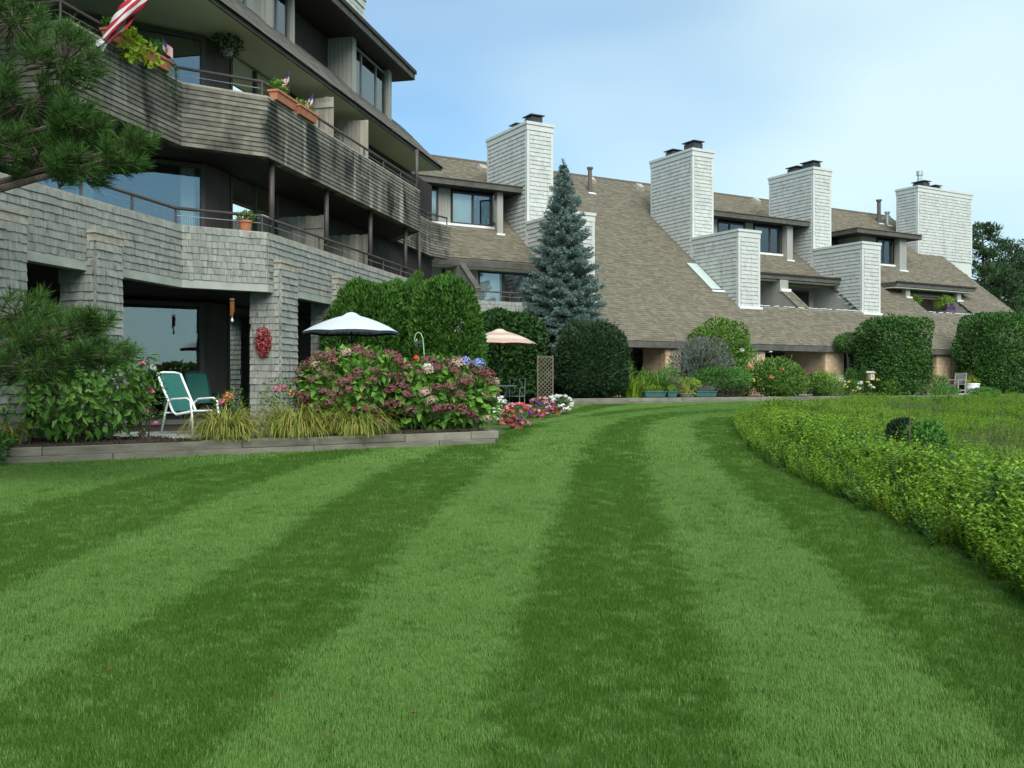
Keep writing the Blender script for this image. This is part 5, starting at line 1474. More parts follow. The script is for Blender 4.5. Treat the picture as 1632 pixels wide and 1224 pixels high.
# ------------------------------------------------------------------ blue spruce
def spruce(label, base, h, w, mat, seed, whorls=42, name='blue_spruce', low=.9):
    g = np.random.default_rng(seed); t = thing(name, label, 'tree', base)
    mb = MB(); mb.tube([(0, 0, -.1), (0, 0, h * .5), (0, 0, h)], [.14, .09, .012], 8); mb.build('trunk', M['bark'], t)
    P, D = [], []; br = MB()
    for k in range(whorls):
        f = k / (whorls - 1); z = low + (h - low - .25) * f; R_ = (w / 2) * (1 - f) ** .74 + .07
        nb = int(10 - 4 * f)
        for j in range(nb):
            az = 2 * math.pi * (j + .5 * (k % 2)) / nb + g.normal(0, .15); L = R_ * g.uniform(.78, 1.12); el = -.10 + .6 * f + g.normal(0, .08)
            d = np.array([math.cos(az) * math.cos(el), math.sin(az) * math.cos(el), math.sin(el)])
            o = np.array([0, 0, z]); br.tube([o, o + d * L * .55 - [0, 0, .04 * L], o + d * L], [.018, .012, .005], 4, cap=False)
            m_ = max(4, int(L / .075))
            for q in range(m_):
                u = (q + .5) / m_
                if u < .18: continue
                pos = o + d * L * u; pos[2] -= .06 * L * math.sin(u * 3.14)
                side = np.cross(d, [0, 0, 1]); sl = .34 * L * (1 - u * .75) + .04
                for sg in (-1, 1):
                    for e in range(max(1, int(sl / .09))):
                        pp = pos + side * sg * (e + .6) * .085 + d * .03 * e - np.array([0, 0, .02 * e]); P.append(pp); D.append(d * .55 + side * sg * .7 + np.array([0, 0, .2]))
                P.append(pos); D.append(d + np.array([0, 0, .25]))
    for z in np.linspace(h - .5, h + .05, 9): P.append(np.array([0, 0, z])); D.append(np.array([0, 0, 1.]))
    P, D = np.array(P), unit_rows(np.array(D)); VF = []
    for rep in range(7):
        jd = rand_dirs(g, len(P)); dd = unit_rows(D * .75 + jd * .65)
        VF.append(leaf_arrays(g, P + jd * .02, dd, rand_dirs(g, len(P)), g.uniform(.09, .16, len(P)), .034))
    link('needles', np_mesh('needles', *join(*VF)), mat, t); br.build('branches', M['bark'], t)
    return t
sp_b = far_at(898, .1); sp_top = 1.6 + (612 - 258) * sp_b.y / 1510
spruce('tall blue spruce standing before the townhouse chimney', sp_b, sp_top - BEDZ, 4.1, M['lf_spruce'], 501)

# ------------------------------------------------------------------ trees far beyond the townhouses
M['lf_far'] = leafm('far_pine_needles', [(.012, .035, .012), (.03, .065, .02), (.06, .10, .035)], .1, .6, .5, .4)
def far_pine(label, x, v_top, Y, w, seed, n_cl, gap, v_low=520, name='pine_tree'):
    g = np.random.default_rng(seed); c = at(x, 612, Y); base = Vector((c.x, Y, .9)); h = 1.6 + (612 - v_top) * Y / 1510 - .9
    t = thing(name, label, 'tree', base, 0, 'trees beyond the townhouses')
    mb = MB(); mb.tube([(0, 0, -.2), (.1, 0, h * .5), (0, 0, h * .97)], [.28, .2, .04], 8); mb.build('trunk', M['bark'], t)
    VF = []; br = MB()
    for k in range(n_cl):
        f = g.uniform(.12, 1) ; z = h * f; R_ = w / 2 * (1 - (f - .12) * .95) ** .6 + .15; az = g.uniform(0, 6.283); r = R_ * g.uniform(.3, 1.0)
        p = np.array([math.cos(az) * r, math.sin(az) * r, z + r * .25]); cr = g.uniform(.28, .55) * gap
        br.tube([(0, 0, z - .1), p], [.05, .015], 4, cap=False)
        q = rand_dirs(g, 60) * (g.uniform(.3, 1, 60)[:, None]) * np.array([cr, cr, cr * .6]) + p
        dd = unit_rows(q - p + np.array([0, 0, .35]) + rand_dirs(g, 60) * .2)
        VF.append(leaf_arrays(g, q, dd, rand_dirs(g, 60), .28, .09))
    link('crown', np_mesh('crown', *join(*VF)), M['lf_far'], t); br.build('branches', M['bark'], t)
far_pine('sparse spiky pine rising behind the end chimney', 1566, 362, 74, 4.6, 601, 130, 1.0)
far_pine('dense dark pine beyond the end of the townhouse roof', 1612, 390, 80, 8.0, 602, 300, 1.4)
far_pine('lower spreading pine behind the roof slope', 1652, 420, 72, 7.0, 603, 240, 1.4)
far_pine('short bushy pine at the foot of the taller pines', 1590, 430, 68, 5.0, 604, 170, 1.3)

# ------------------------------------------------------------------ wild shrub border on the right
BPOLY = BORDER + [(60, 46), (60, -3)]
M['lf_border'] = leafm('border_leaf', [(.036, .092, .012), (.088, .168, .018), (.15, .235, .028), (.25, .325, .045)], .35, .5, .8, .5)
M['lf_bdark'] = leafm('border_dark_leaf', [(.012, .04, .010), (.03, .08, .02), (.055, .12, .03)], .25, .42, .8, .4)
M['lf_straw'] = leafm('wild_grass', [(.06, .115, .022), (.11, .165, .04), (.17, .19, .065)], .25, .6)
g = np.random.default_rng(70)
def sprig(g, h, nl, L, Wd, spread):
    VF = []
    for s_ in range(5):
        az = g.uniform(0, 6.283); tip = np.array([math.cos(az) * spread * g.uniform(.2, 1), math.sin(az) * spread * g.uniform(.2, 1), h * g.uniform(.7, 1.1)])
        k = np.sort(g.uniform(.04, 1, nl)); P = k[:, None] * tip * np.stack([k, k, np.ones(nl)], 1) ** .5
        a2 = g.uniform(0, 6.283, nl); D = np.stack([np.cos(a2), np.sin(a2), g.uniform(.0, .9, nl)], 1)
        VF.append(leaf_arrays(g, P, D, np.array([[0, 0, 1.]]) + rand_dirs(g, nl) * .4, L * g.uniform(.6, 1.2, nl), Wd * g.uniform(.7, 1.2, nl)))
        st = np.array([[0, 0, 0], [.004, 0, 0], tip]); VF.append((st, np.array([[0, 1, 2]])))
    return join(*VF)
tufts, tm = [], []
for k in range(6):
    V, F = sprig(g, .60, 36, .050, .031, .30); tufts.append((V, F)); tm += [0] * len(F)
for k in range(3):
    V, F = sprig(g, .56, 22, .062, .038, .28); tufts.append((V, F)); tm += [1] * len(F)
for k in range(3):
    V, F = np_blades(46, .16, .62, .008, .35, 700 + k, 3.0); tufts.append((V, F)); tm += [2] * len(F)
parts = []
for (y0, y1, dens) in [(1.5, 12, 48), (12, 24, 36), (24, 44, 26)]:
    xa, xb = 2.5, .60 * y1 + 2.5
    Pp = sample_region(int((xb - xa) * (y1 - y0) * dens), xa, xb, y0, y1, BPOLY)
    parts.append(Pp[Pp[:, 0] < .6 * Pp[:, 1] + 2.2])
# a low skirt of leaves where the border meets the grass
edge = np.array(BORDER); sk_ = []
for (a_, b_) in zip(edge[:-1], edge[1:]):
    m_ = int(np.linalg.norm(b_ - a_) * 26); u_ = rng.uniform(0, 1, (m_, 1)); sk_.append(a_ + (b_ - a_) * u_ + np.stack([rng.uniform(-.06, .40, m_), np.zeros(m_)], 1))
sk_ = np.concatenate(sk_); sk_ = sk_[(sk_[:, 1] > 1.5) & (sk_[:, 0] < .6 * sk_[:, 1] + 2.2)]
n_skirt = len(sk_)
P = np.concatenate(parts + [sk_])
bx = np.array([b_[0] for b_ in BORDER]); by = np.array([b_[1] for b_ in BORDER])
seg = np.linspace(0, 1, 12)
bl = np.concatenate([np.stack([bx[k] + (bx[k + 1] - bx[k]) * seg, by[k] + (by[k + 1] - by[k]) * seg], 1) for k in range(len(bx) - 1)])
dist = np.array([np.sqrt(((bl - p) ** 2).sum(1).min()) for p in P])
patch = np.sin(P[:, 0] * 1.3 + 1.1 * np.sin(P[:, 1] * .55)) * np.cos(P[:, 1] * .42 + .6 * np.sin(P[:, 0] * .8)) + rng.normal(0, .25, len(P))
hs = np.clip(.55 + .75 * np.clip(dist / .7, 0, 1) + .36 * patch, .40, 1.5) * np.interp(P[:, 1], [5, 9, 14, 22, 30, 40], [.85, .76, .68, .62, .56, .5]) * np.interp(dist, [0, .8, 1.6, 4], [1, 1, .76, .58])
tall_grass = (dist > 2.6) & (np.sin(P[:, 0] * .55 + 2.0) + np.cos(P[:, 1] * .33 + P[:, 0] * .2) > .75)
r_ = rng.uniform(0, 1, len(P))
pick = np.where(r_ < .80, rng.integers(0, 6, len(P)), rng.integers(6, 9, len(P)))
pick = np.where(tall_grass & (r_ < .62), rng.integers(9, 12, len(P)), pick)
pick = np.where(~tall_grass & (dist > 1.3) & (r_ > .94), rng.integers(9, 12, len(P)), pick)
hs[-n_skirt:] = rng.uniform(.32, .62, n_skirt); pick[-n_skirt:] = np.where(rng.uniform(0, 1, n_skirt) < .75, rng.integers(0, 6, n_skirt), rng.integers(6, 9, n_skirt))
P3 = np.concatenate([P, (np.interp(P[:, 1], *GZ) - .01)[:, None]], 1)
rot = np.stack([rng.normal(0, .14, len(P)), rng.normal(0, .14, len(P)), rng.uniform(0, 6.283, len(P))], 1)
border = scatter_object('shrubbery', tufts, P3, rot, hs, [M['lf_border'], M['lf_bdark'], M['lf_straw']], pick, tm)
tag(border, 'wild leafy shrub border bounding the lawn with patches of straw coloured grass', 'shrubbery', kind='stuff')
gsoil = MB()
bp = BPOLY
vs = [(x, y, gz(y) + .004) for x, y in BORDER]; 
far_v = [(60, y, gz(y) + .004) for x, y in BORDER]
gsoil.add(vs + far_v, [(k, len(vs) + k, len(vs) + k + 1, k + 1) for k in range(len(vs) - 1)])
tag(gsoil.build('border_soil', M['soil']), kind='structure')
def border_shrub(label, x, v0, v1, wpx, Y, mat, seed, n=2600, group=None):
    c = at(x, 612, Y); w = wpx * Y / 1510; top = 1.6 - (v0 - 612) * Y / 1510
    return shrub('low_evergreen', label, 'shrub', (c.x, Y, gz(Y)), w, w * .8, top - gz(Y), n, .07, .03, M[mat], 2.6, .08, group, 4, nl=40, sharp=30, inner=.7)
border_shrub('dark flat topped evergreen in the wild border beside a lighter one', 1438, 672, 690, 50, 14.3, 'lf_yew', 1)
border_shrub('flat topped bright evergreen in the wild border', 1474, 675, 695, 60, 13.6, 'lf_jun', 2)
border_shrub('round clipped evergreen where the wild border meets the far lawn strip', 1446, 634, 650, 44, 32, 'lf_jun', 3, 2200)
for k, (x, v0, v1, Y, lab) in enumerate(((1449, 622, 692, 13.3, 'thin bare stick standing between two low evergreens'), (1212, 632, 655, 27, 'thin bare twig standing near the tip of the wild border'))):
    p = at(x, v0, Y); t = thing('bare_stick', lab, 'stick', (p.x, Y, gz(Y)))
    mb = MB(); h = p.z - gz(Y); mb.tube([(0, 0, -.1), (.01, 0, h * .6), (0, 0, h)], [.012, .009, .004], 5); mb.build('stem', M['twig'], t)
    mb = MB(); mb.tube([(.01, 0, h * .5), (.15, 0, h * .72)], [.006, .003], 4); mb.build('twig', M['twig'], t)
# a larger leafed weed among the border leaves near the lawn
t = thing('tall_weed', 'upright large leafed weed at the lawn side of the wild border', 'plant', (4.55, 9.3, gz(9.3)))
t.scale = (.7, .7, .7)
g = np.random.default_rng(8); k = np.linspace(.2, 1, 15); P = np.stack([.05 * k, .02 * k, k * .85], 1); az = np.arange(15) * 2.4
D = np.stack([np.cos(az), np.sin(az), np.full(15, .35)], 1)
link('leaves', np_mesh('leaves', *leaf_arrays(g, P, D, np.array([[0, 0, 1.]]) + rand_dirs(g, 15) * .2, .17 - .06 * k, .10 - .03 * k, droop=.1)), M['lf_yel'], t)
mb = MB(); mb.tube([(0, 0, -.05), (.05, .02, .86)], [.008, .004], 5); mb.build('stem', M['stem'], t)

# ------------------------------------------------------------------ garden furniture
M['sling'] = surf('green_sling', [(.010, .085, .070), (.018, .12, .10)], .7, 30)
M['green_metal'] = surf('green_metal', [(.008, .045, .035), (.015, .07, .055)], .5, 8)
M['grey_metal'] = surf('grey_metal', [(.12, .14, .14), (.20, .22, .22)], .5, 8, metal=.3)
M['canvas'] = surf('grey_canvas', [(.38, .43, .47), (.44, .49, .53)], .9, 2)
M['canvas_pink'] = surf('pink_stripe_canvas', [(.36, .25, .20), (.41, .29, .235)], .9, 4)
M['canvas_cream'] = surf('cream_stripe_canvas', [(.42, .37, .30), (.47, .42, .345)], .9, 4)
M['navy'] = surf('dark_valance', [(.02, .03, .045), (.03, .04, .06)], .9, 4)
M['teak'] = surf('grey_teak', [(.20, .19, .17), (.32, .31, .28)], .9, 6, bump=.2)
M['red'] = surf('red_glass', [(.55, .02, .012), (.68, .04, .02)], .3, 6)
M['copper'] = surf('copper_tube', [(.30, .10, .03), (.42, .16, .06)], .4, 6, metal=.5)

def sling_chair(label, loc, rz, frame, group=None):
    t = thing('sling_chair', label, 'chair', loc, rz, group)
    for sx in (-.29, .29):
        mb = MB(); mb.tube([(sx, .46, 0), (sx, .36, .34), (sx, .28, .54), (sx, .18, .60), (sx, -.22, .62), (sx, -.31, .58), (sx, -.36, .3), (sx, -.37, 0)], .018, 8)
        mb.build('arm_loop', frame, t, smooth=True)
    mb = MB()
    for sx in (-.25, .25): mb.tube([(sx, -.34, .40), (sx, .10, .33), (sx, .20, .38), (sx, .44, .76), (sx * 1.0, .62, 1.05)], .022, 8)
    mb.tube([(-.25, .62, 1.05), (-.12, .632, 1.075), (.12, .632, 1.075), (.25, .62, 1.05)], .022, 8)
    mb.tube([(-.28, -.34, .40), (.28, -.34, .40)], .016, 8); mb.tube([(-.29, .34, .36), (.29, .34, .36)], .014, 8)
    mb.build('seat_frame', frame, t, smooth=True)
    for nm, pr in (('seat', [(-.33, .40), (-.1, .345), (.10, .335)]), ('backrest', [(.205, .39), (.44, .76), (.62, 1.05)])):
        mb = MB(); vs = [(sx, y + .004, z) for y, z in pr for sx in (-.235, .235)]
        mb.add(vs + [(a, b + .006, c - .004) for a, b, c in vs], [(0, 1, 3, 2), (2, 3, 5, 4), (8, 9, 7, 6), (10, 11, 9, 8)])
        mb.build(nm, M['sling'], t)
    return t
def on_patio(x, back, dz=.02):
    p = behind(x, back); p.z += dz - .005; return p
pc = on_patio(306, 2.0)
sling_chair('white framed patio chair with green sling back on the flagstones', pc, R(58), M['white_paint'])
q = nw((0, 0, .875))
def on_slab(x, Y): p = at(x, 612, Y); p.z = q.z + .004; return p
sling_chair('dark green patio chair half hidden behind the white framed chair', on_slab(322, 21.0), R(30), M['green_metal'])
t = thing('patio_table', 'dark round patio table on the slab before the picture window', 'table', on_slab(262, 20.6))
mb = MB(); mb.lathe((0, 0, .68), [(.5, 0), (.52, .015), (.5, .03)], 20); mb.build('table_top', M['green_metal'], t)
for k in range(4):
    a = k * 1.571 + .4; mb = MB(); mb.tube([(.38 * math.cos(a), .38 * math.sin(a), 0), (.22 * math.cos(a), .22 * math.sin(a), .4), (.36 * math.cos(a), .36 * math.sin(a), .68)], .016, 6); mb.build('leg', M['green_metal'], t)

def umbrella(label, apex, r, drop, zg, mats, bands, lean=0.0, valance=None, nrib=8, rz=0.0):
    t = thing('patio_umbrella', label, 'umbrella', (apex.x, apex.y, zg), rz)
    H = apex.z - zg
    seg = 6; N = nrib * seg; mb = MB(); prof = [(.16, .05), (.36, .20), (.58, .42), (.80, .68), (1.0, 1.0)]
    vs, fs, ms = [], [], []
    for k, (f, dz) in enumerate(prof):
        for j in range(N):
            a = 2 * math.pi * j / N; u = (j % seg) / seg; sag = 1 - (.085 * math.sin(math.pi * u)) * f
            vs.append((r * f * sag * math.cos(a), r * f * sag * math.sin(a), H - drop * dz + .035 * math.sin(math.pi * u) * f * .6))
    for k in range(len(prof) - 1):
        for j in range(N): fs.append((k * N + j, (k + 1) * N + j, (k + 1) * N + (j + 1) % N, k * N + (j + 1) % N)); ms.append(bands[k])
    b = len(mb.v); mb.v = vs; mb.f = fs; mb.m = ms
    cn = mb.build('canopy', mats, t)
    so = cn.modifiers.new('cloth', 'SOLIDIFY'); so.thickness = .006
    mb = MB(); mb.lathe((0, 0, H), [(r * .20, -.03), (r * .10, .035), (.02, .055)], 16); mb.build('vent_cap', mats[0], t)
    mb = MB(); mb.lathe((0, 0, H + .05), [(.018, 0), (.028, .03), (.008, .07)], 8); mb.build('finial', M['black'], t)
    if valance:
        mb = MB(); vs = []
        for dz in (0, -.05):
            for j in range(N):
                a = 2 * math.pi * j / N; u = (j % seg) / seg; sag = 1 - .085 * math.sin(math.pi * u)
                vs.append((r * sag * .995 * math.cos(a), r * sag * .995 * math.sin(a), H - drop + .02 * math.sin(math.pi * u) + dz))
        mb.add(vs, [(j, N + j, N + (j + 1) % N, (j + 1) % N) for j in range(N)])
        mb.build('valance', valance, t)
    mb = MB(); mb.tube([(0, 0, 0), (0, 0, H)], .021, 10); mb.build('pole', M['dark_wood'], t)
    for k in range(nrib):
        a = 2 * math.pi * k / nrib; c, s_ = math.cos(a), math.sin(a)
        mb = MB(); mb.tube([(.03 * c, .03 * s_, H - .03), (r * .58 * c, r * .58 * s_, H - drop * .42 - .03), (r * .99 * c, r * .99 * s_, H - drop - .02)], .009, 5); ri = mb.build('rib', M['dark_wood'], t)
        mb = MB(); mb.tube([(.02 * c, .02 * s_, H - drop - .22), (r * .52 * c, r * .52 * s_, H - drop * .37 - .04)], .008, 5); mb.build('strut', M['dark_wood'], ri)
    mb = MB(); mb.lathe((0, 0, 0), [(.24, 0), (.24, .05), (.06, .09), (.035, .2)], 16); mb.build('base', M['black'], t)
    return t
ap = at(560, 502, 18.6)
umbrella('pale grey patio umbrella above the hydrangea bush', ap, .94, .34, .74, [M['canvas']], [0, 0, 0, 0], valance=M['navy'], nrib=6, rz=.25)
ap = at(796, 527, 27.5)
umbrella('pink and cream striped umbrella before the ivy hedge', ap, 1.12, .40, .80, [M['canvas_cream'], M['canvas_pink']], [0, 1, 0, 1], nrib=8, rz=.1)

# metal table and chair under the striped umbrella
zt = .82
t = thing('metal_table', 'grey metal garden table under the striped umbrella', 'table', (at(796, 612, 27.5).x, 27.5, zt))
mb = MB(); mb.lathe((0, 0, .70), [(.5, 0), (.52, .02), (.5, .035)], 20); mb.build('table_top', M['grey_metal'], t)
for k in range(4):
    a = k * 1.571 + .7; mb = MB(); mb.tube([(.42 * math.cos(a), .42 * math.sin(a), 0), (.15 * math.cos(a), .15 * math.sin(a), .35), (.4 * math.cos(a), .4 * math.sin(a), .7)], .016, 6); mb.build('leg', M['grey_metal'], t)
p = at(820, 612, 28.0)
t = thing('metal_chair', 'grey metal garden chair with scrolled back beside the ivy hedge', 'chair', (p.x, 28.0, zt), R(-20))
mb = MB(); mb.tube([(-.24, .22, .42), (-.24, .27, .95), (.24, .27, .95), (.24, .22, .42)], .013, 6)
for sx in (-1, 1): mb.tube([(sx * .05, .25, .93), (sx * .16, .25, .75), (sx * .06, .25, .62), (sx * .17, .24, .45)], .008, 5)
mb.build('backrest', M['grey_metal'], t)
mb = MB(); mb.box((0, 0, .42), (.5, .46, .025)); mb.build('seat', M['grey_metal'], t)
for sx in (-.23, .23):
    for sy in (-.21, .21):
        mb = MB(); mb.tube([(sx, sy, .42), (sx * 1.08, sy * 1.1, 0)], .013, 6); mb.build('leg', M['grey_metal'], t)
    mb = MB(); mb.tube([(sx, .24, .66), (sx * 1.05, -.2, .66), (sx, -.21, .42)], .012, 6); mb.build('armrest', M['grey_metal'], t)
p = at(793, 631, 26.0)
t = thing('white_crate', 'small pale green box at the edge of the hydrangea bush', 'box', (p.x, 26, .75))
mb = MB(); mb.box((0, 0, .24), (.26, .26, .48)); mb.build('body', M['blind'], t); mb = MB(); mb.box((0, 0, .50), (.32, .32, .05)); mb.build('lid', M['white_paint'], t)

# lattice trellis
M['lattice'] = surf('lattice_wood', [(.075, .068, .045), (.12, .108, .075)], .9, 5)
k0 = at(857, 612, 31.5); k1 = at(881, 612, 31.5)
t = thing('lattice_trellis', 'wooden diagonal lattice panel between ivy hedge and yew', 'trellis', (k0.x, 31.5, .9))
W_, H_ = k1.x - k0.x, 1.6
for x in (0, W_):
    mb = MB(); mb.box((x, 0, H_ / 2 + .0), (.05, .05, H_ + .1)); mb.build('post', M['lattice'], t)
for z in (.08, H_):
    mb = MB(); mb.box((W_ / 2, -.002, z), (W_, .04, .05)); mb.build('rail', M['lattice'], t)
for sg, yy in ((1, -.012), (-1, .012)):
    c = -W_ if sg > 0 else 0
    c = -W_
    while c < H_ + W_:
        z0, z1 = (c, c + W_) if sg > 0 else (c + W_, c)
        # clip the strip to the frame
        pts = []
        for u in np.linspace(0, 1, 21):
            z = z0 + (z1 - z0) * u
            if .08 <= z <= H_: pts.append((W_ * u, yy, z))
        if len(pts) > 2:
            mb = MB(); mb.span(pts[0], pts[-1], .010, .03, up=(-sg, 0, 1)); mb.build('lattice_strip', M['lattice'], t)
        c += .135

# petunia pots along the lawn
random.seed(9)
def petunia(label, x, v, Y, w, cols, n):
    p = at(x, v, Y); zg = gz(Y)
    t = thing('petunia_pot', label, 'flower pot', (p.x, Y, zg), 0, 'petunia pots beside the lawn')
    mb = MB(); mb.lathe((0, 0, 0), [(.11, 0), (.16, .20), (.18, .21), (.18, .24), (.15, .24)], 14); mb.build('pot', M['terra'], t)
    g = np.random.default_rng(int(x)); Q, N = crown_pts(g, 420, (w / 2, w / 2.4, .22), 2, .15); Q[:, 2] += .30
    link('foliage', np_mesh('foliage', *leaf_body(g, Q, N, .06, .035)), M['lf_hedge'], t)
    H, _ = crown_pts(g, n * 2, (w / 2, w / 2.4, .24), 2, .12, inner=.98); H[:, 2] += .31
    for q_ in [h for h in H if h[1] < .1][:n]:
        put_bloom(t, 'bloom', random.choice(cols), q_, .05, 14, .06, .6)
petunia('pot of coral and purple petunias beside the hydrangea', 825, 668, 20.6, .62, ['fl_pink', 'fl_pink', 'fl_purple', 'fl_red'], 42)
petunia('pot of pink and dark petunias beside the white petunias', 863, 655, 24.2, .62, ['fl_pink', 'fl_pink', 'fl_purple'], 40)
petunia('pot of white petunias below the yew', 890, 650, 26.2, .72, ['fl_white'], 44)
petunia('small pot of white petunias behind the hydrangea end', 802, 655, 22.2, .42, ['fl_white', 'fl_white', 'fl_tan'], 16)

# shepherd's hook with feeder
b = behind(676, 2.3); Yh = b.y
t = thing('shepherd_hook', 'pale green curved garden hook standing before the arborvitae', 'hook', (b.x, b.y, b.z - .05))
def hk(x, v): return at(x, v, Yh) - Vector((b.x, b.y, b.z - .05))
mb = MB(); mb.tube([(hk(677, 640).x, 0, 0), hk(677, 578), hk(674, 540), hk(671, 532), hk(667, 529.5), hk(663, 532), hk(660.5, 540), hk(662, 545), hk(664.5, 543), hk(664, 540)], .011, 6)
M['pale_green'] = surf('pale_green_metal', [(.22, .36, .22), (.30, .45, .29)], .5, 5)
mb.build('hook', M['pale_green'], t, smooth=True)
mb = MB(); a = hk(666, 546); mb.obox(a, (.9, .1, .3), (-.1, .9, 0), (0, 0, 1), (.16, .02, .07)); mb.obox(a + Vector((-.04, 0, -.05)), (.6, 0, -.8), (0, 1, 0), (.8, 0, .6), (.11, .015, .05)); mb.build('bird_ornament', M['black'], t)
p = at(663.5, 571, Yh - .1)
t = thing('hummingbird_feeder', 'small round red hummingbird feeder above the hydrangea heads', 'feeder', (p.x, p.y, p.z - .04))
mb = MB(); mb.lathe((0, 0, 0), [(.03, 0), (.062, .03), (.062, .05), (.03, .085), (.012, .10)], 12); mb.build('bowl', M['red'], t)
mb = MB(); mb.tube([(0, 0, .09), (0, .05, .3)], .003, 4); mb.tube([(0, 0, 0), (0, 0, -.6)], .006, 4); mb.build('hanger', M['black'], t)

# dried swag on the pillar
M['fl_dried'] = leafm('dried_red_petals', [(.20, .03, .03), (.30, .05, .05), (.40, .12, .11)], .15, .7, 6, .3)
pf = nw(lb(.235, .16, 0)); 
Ys = pf.y - .06
p = at(420, 545, Ys)
t = thing('dried_flower_swag', 'hanging swag of dried red flowers on the shingled pillar', 'swag', p)
g = np.random.default_rng(14)
Q, N = crown_pts(g, 1300, (.15, .11, .30), 2.2, .12, inner=.3)
link('florets', np_mesh('florets', *leaf_body(g, Q, N, .05, .034, .6, 0, .7)), M['fl_dried'], t)
for k in range(46):
    q_ = Q[k * 27]; 
    if q_[1] < .03: put_bloom(t, 'floret', random.choice(('fl_tan', 'fl_pink', 'fl_rosy')), q_ * 1.03, .022, 10, .03)
mb = MB(); mb.tube([(0, .05, .36), (-.012, .03, .26)], .006, 5); mb.tube([(0, .05, .36), (.02, .03, .26)], .006, 5); mb.lathe((0, .06, .35), [(.02, 0), (.025, .02), (.01, .035)], 8); mb.build('hanger', M['black'], t)

# wind chime under the balcony
p = nw(lb(-.35, .62, ZL0)); Yc = p.y
p = at(370, 478, Yc)
t = thing('wind_chime', 'copper wind chime hanging under the lower balcony', 'wind chime', p)
mb = MB(); mb.lathe((0, 0, .0), [(.05, 0), (.055, .01), (.05, .022)], 12); mb.build('top_disc', M['teak'], t)
for k in range(6):
    a = k * 1.047; mb = MB(); L = .24 + .02 * k; mb.tube([(.035 * math.cos(a), .035 * math.sin(a), -.02), (.035 * math.cos(a), .035 * math.sin(a), -.02 - L)], .009, 6); mb.build('tube', M['copper'], t)
mb = MB(); mb.tube([(0, 0, .35), (0, 0, -.36)], .003, 4); mb.build('cord', M['black'], t)
mb = MB(); mb.lathe((0, 0, -.48), [(.005, 0), (.035, .03), (.03, .06), (.006, .12)], 10); mb.build('clapper', M['galv'], t)

# teal troughs on the far edging
for k, (x0, x1, lab) in enumerate(((1026, 1060, 'long teal trough on the timber edging before the pale perennials'), (1062, 1078, 'short teal trough on the timber edging'), (1108, 1141, 'teal trough on the timber edging before the juniper'))):
    i_ = WALL_I + .12; s0, s1 = fs_of(x0, i_), fs_of(x1, i_); c = fp((s0 + s1) / 2, i_ + .02, 1.126)
    t = thing('planter_trough', lab, 'planter', c, R(30))
    L = s1 - s0; mb = MB(); h = .2
    vs = [(-L / 2 + .05, -.08, 0), (L / 2 - .05, -.08, 0), (L / 2 - .05, .08, 0), (-L / 2 + .05, .08, 0), (-L / 2, -.11, h), (L / 2, -.11, h), (L / 2, .11, h), (-L / 2, .11, h)]
    mb.add(vs, [(3, 2, 1, 0), (4, 5, 6, 7), (0, 1, 5, 4), (1, 2, 6, 5), (2, 3, 7, 6), (3, 0, 4, 7)]); mb.build('trough', M['teal'], t)
    mb = MB()
    for sy in (-.115, .115): mb.box((0, sy, h - .012), (L + .03, .02, .035))
    for sx in (-1, 1): mb.box((sx * (L / 2 + .005), 0, h - .012), (.02, .212, .034))
    mb.build('rim', M['teal'], t)
    g = np.random.default_rng(800 + k); Q, N = crown_pts(g, 260, (L / 2 * .9, .1, .14), 2, .3); Q[:, 2] += h + .05
    link('foliage', np_mesh('foliage', *leaf_body(g, Q, N, .10, .02, .3, .8, .5)), M['lf_grey' if k == 2 else 'lf_yel'], t)
c = fp(fs_of(1092, WALL_I + .2), WALL_I + .2, 1.126)
t = thing('planter_trough', 'straw filled low planter between two teal troughs', 'planter', c, R(30))
mb = MB(); mb.lathe((0, 0, 0), [(.22, 0), (.28, .12), (.27, .13)], 14); mb.build('bowl', M['timber'], t)
g = np.random.default_rng(5); Q, N = crown_pts(g, 240, (.3, .22, .22), 2, .3); Q[:, 2] += .2
link('dry_leaves', np_mesh('dry_leaves', *leaf_body(g, Q, N, .16, .02, .3, .5, .7)), M['lf_lily'], t)

# white garden table, bird house, armchair, pot before the townhouses
b = far_at(1330, -1.0)
t = thing('garden_table', 'white painted garden table with curved apron before the cedar pier', 'table', b, R(30))
mb = MB(); mb.box((0, 0, .86), (1.15, .7, .04)); mb.box((0, 0, .885), (1.2, .75, .012)); mb.build('table_top', M['white_paint'], t)
mb = MB(); mb.box((0, -.3, .72), (1.05, .03, .2)); mb.box((0, .3, .72), (1.05, .03, .2)); mb.build('apron', M['white_paint'], t)
for sx in (-.48, .48):
    for sy in (-.28, .28):
        mb = MB(); mb.span((sx, sy, 0), (sx * .8, sy, .84), .07, .09, up=(1, 0, 0)); mb.build('leg', M['white_paint'], t)
b = far_at(1387, -2.55)
t = thing('bird_house', 'small cream bird house on a post before the hedge', 'bird house', b, R(30))
hz_ = fz(606, 1387, -2.55) - BEDZ
mb = MB(); mb.tube([(0, 0, -.1), (0, 0, hz_)], .035, 8); mb.build('post', M['bark'], t)
mb = MB(); mb.box((0, 0, hz_ + .16), (.26, .26, .30)); mb.build('box', M['canvas_cream'], t)
mb = MB(); mb.extrude([(-.18, -.18, hz_ + .315), (.18, -.18, hz_ + .315), (0, -.18, hz_ + .40)], (0, .36, 0)); mb.build('roof', M['canvas_cream'], t)
mb = MB(); mb.tube([(0, -.128, hz_ + .17), (0, -.134, hz_ + .17)], .03, 10); mb.build('entrance', M['black'], t)

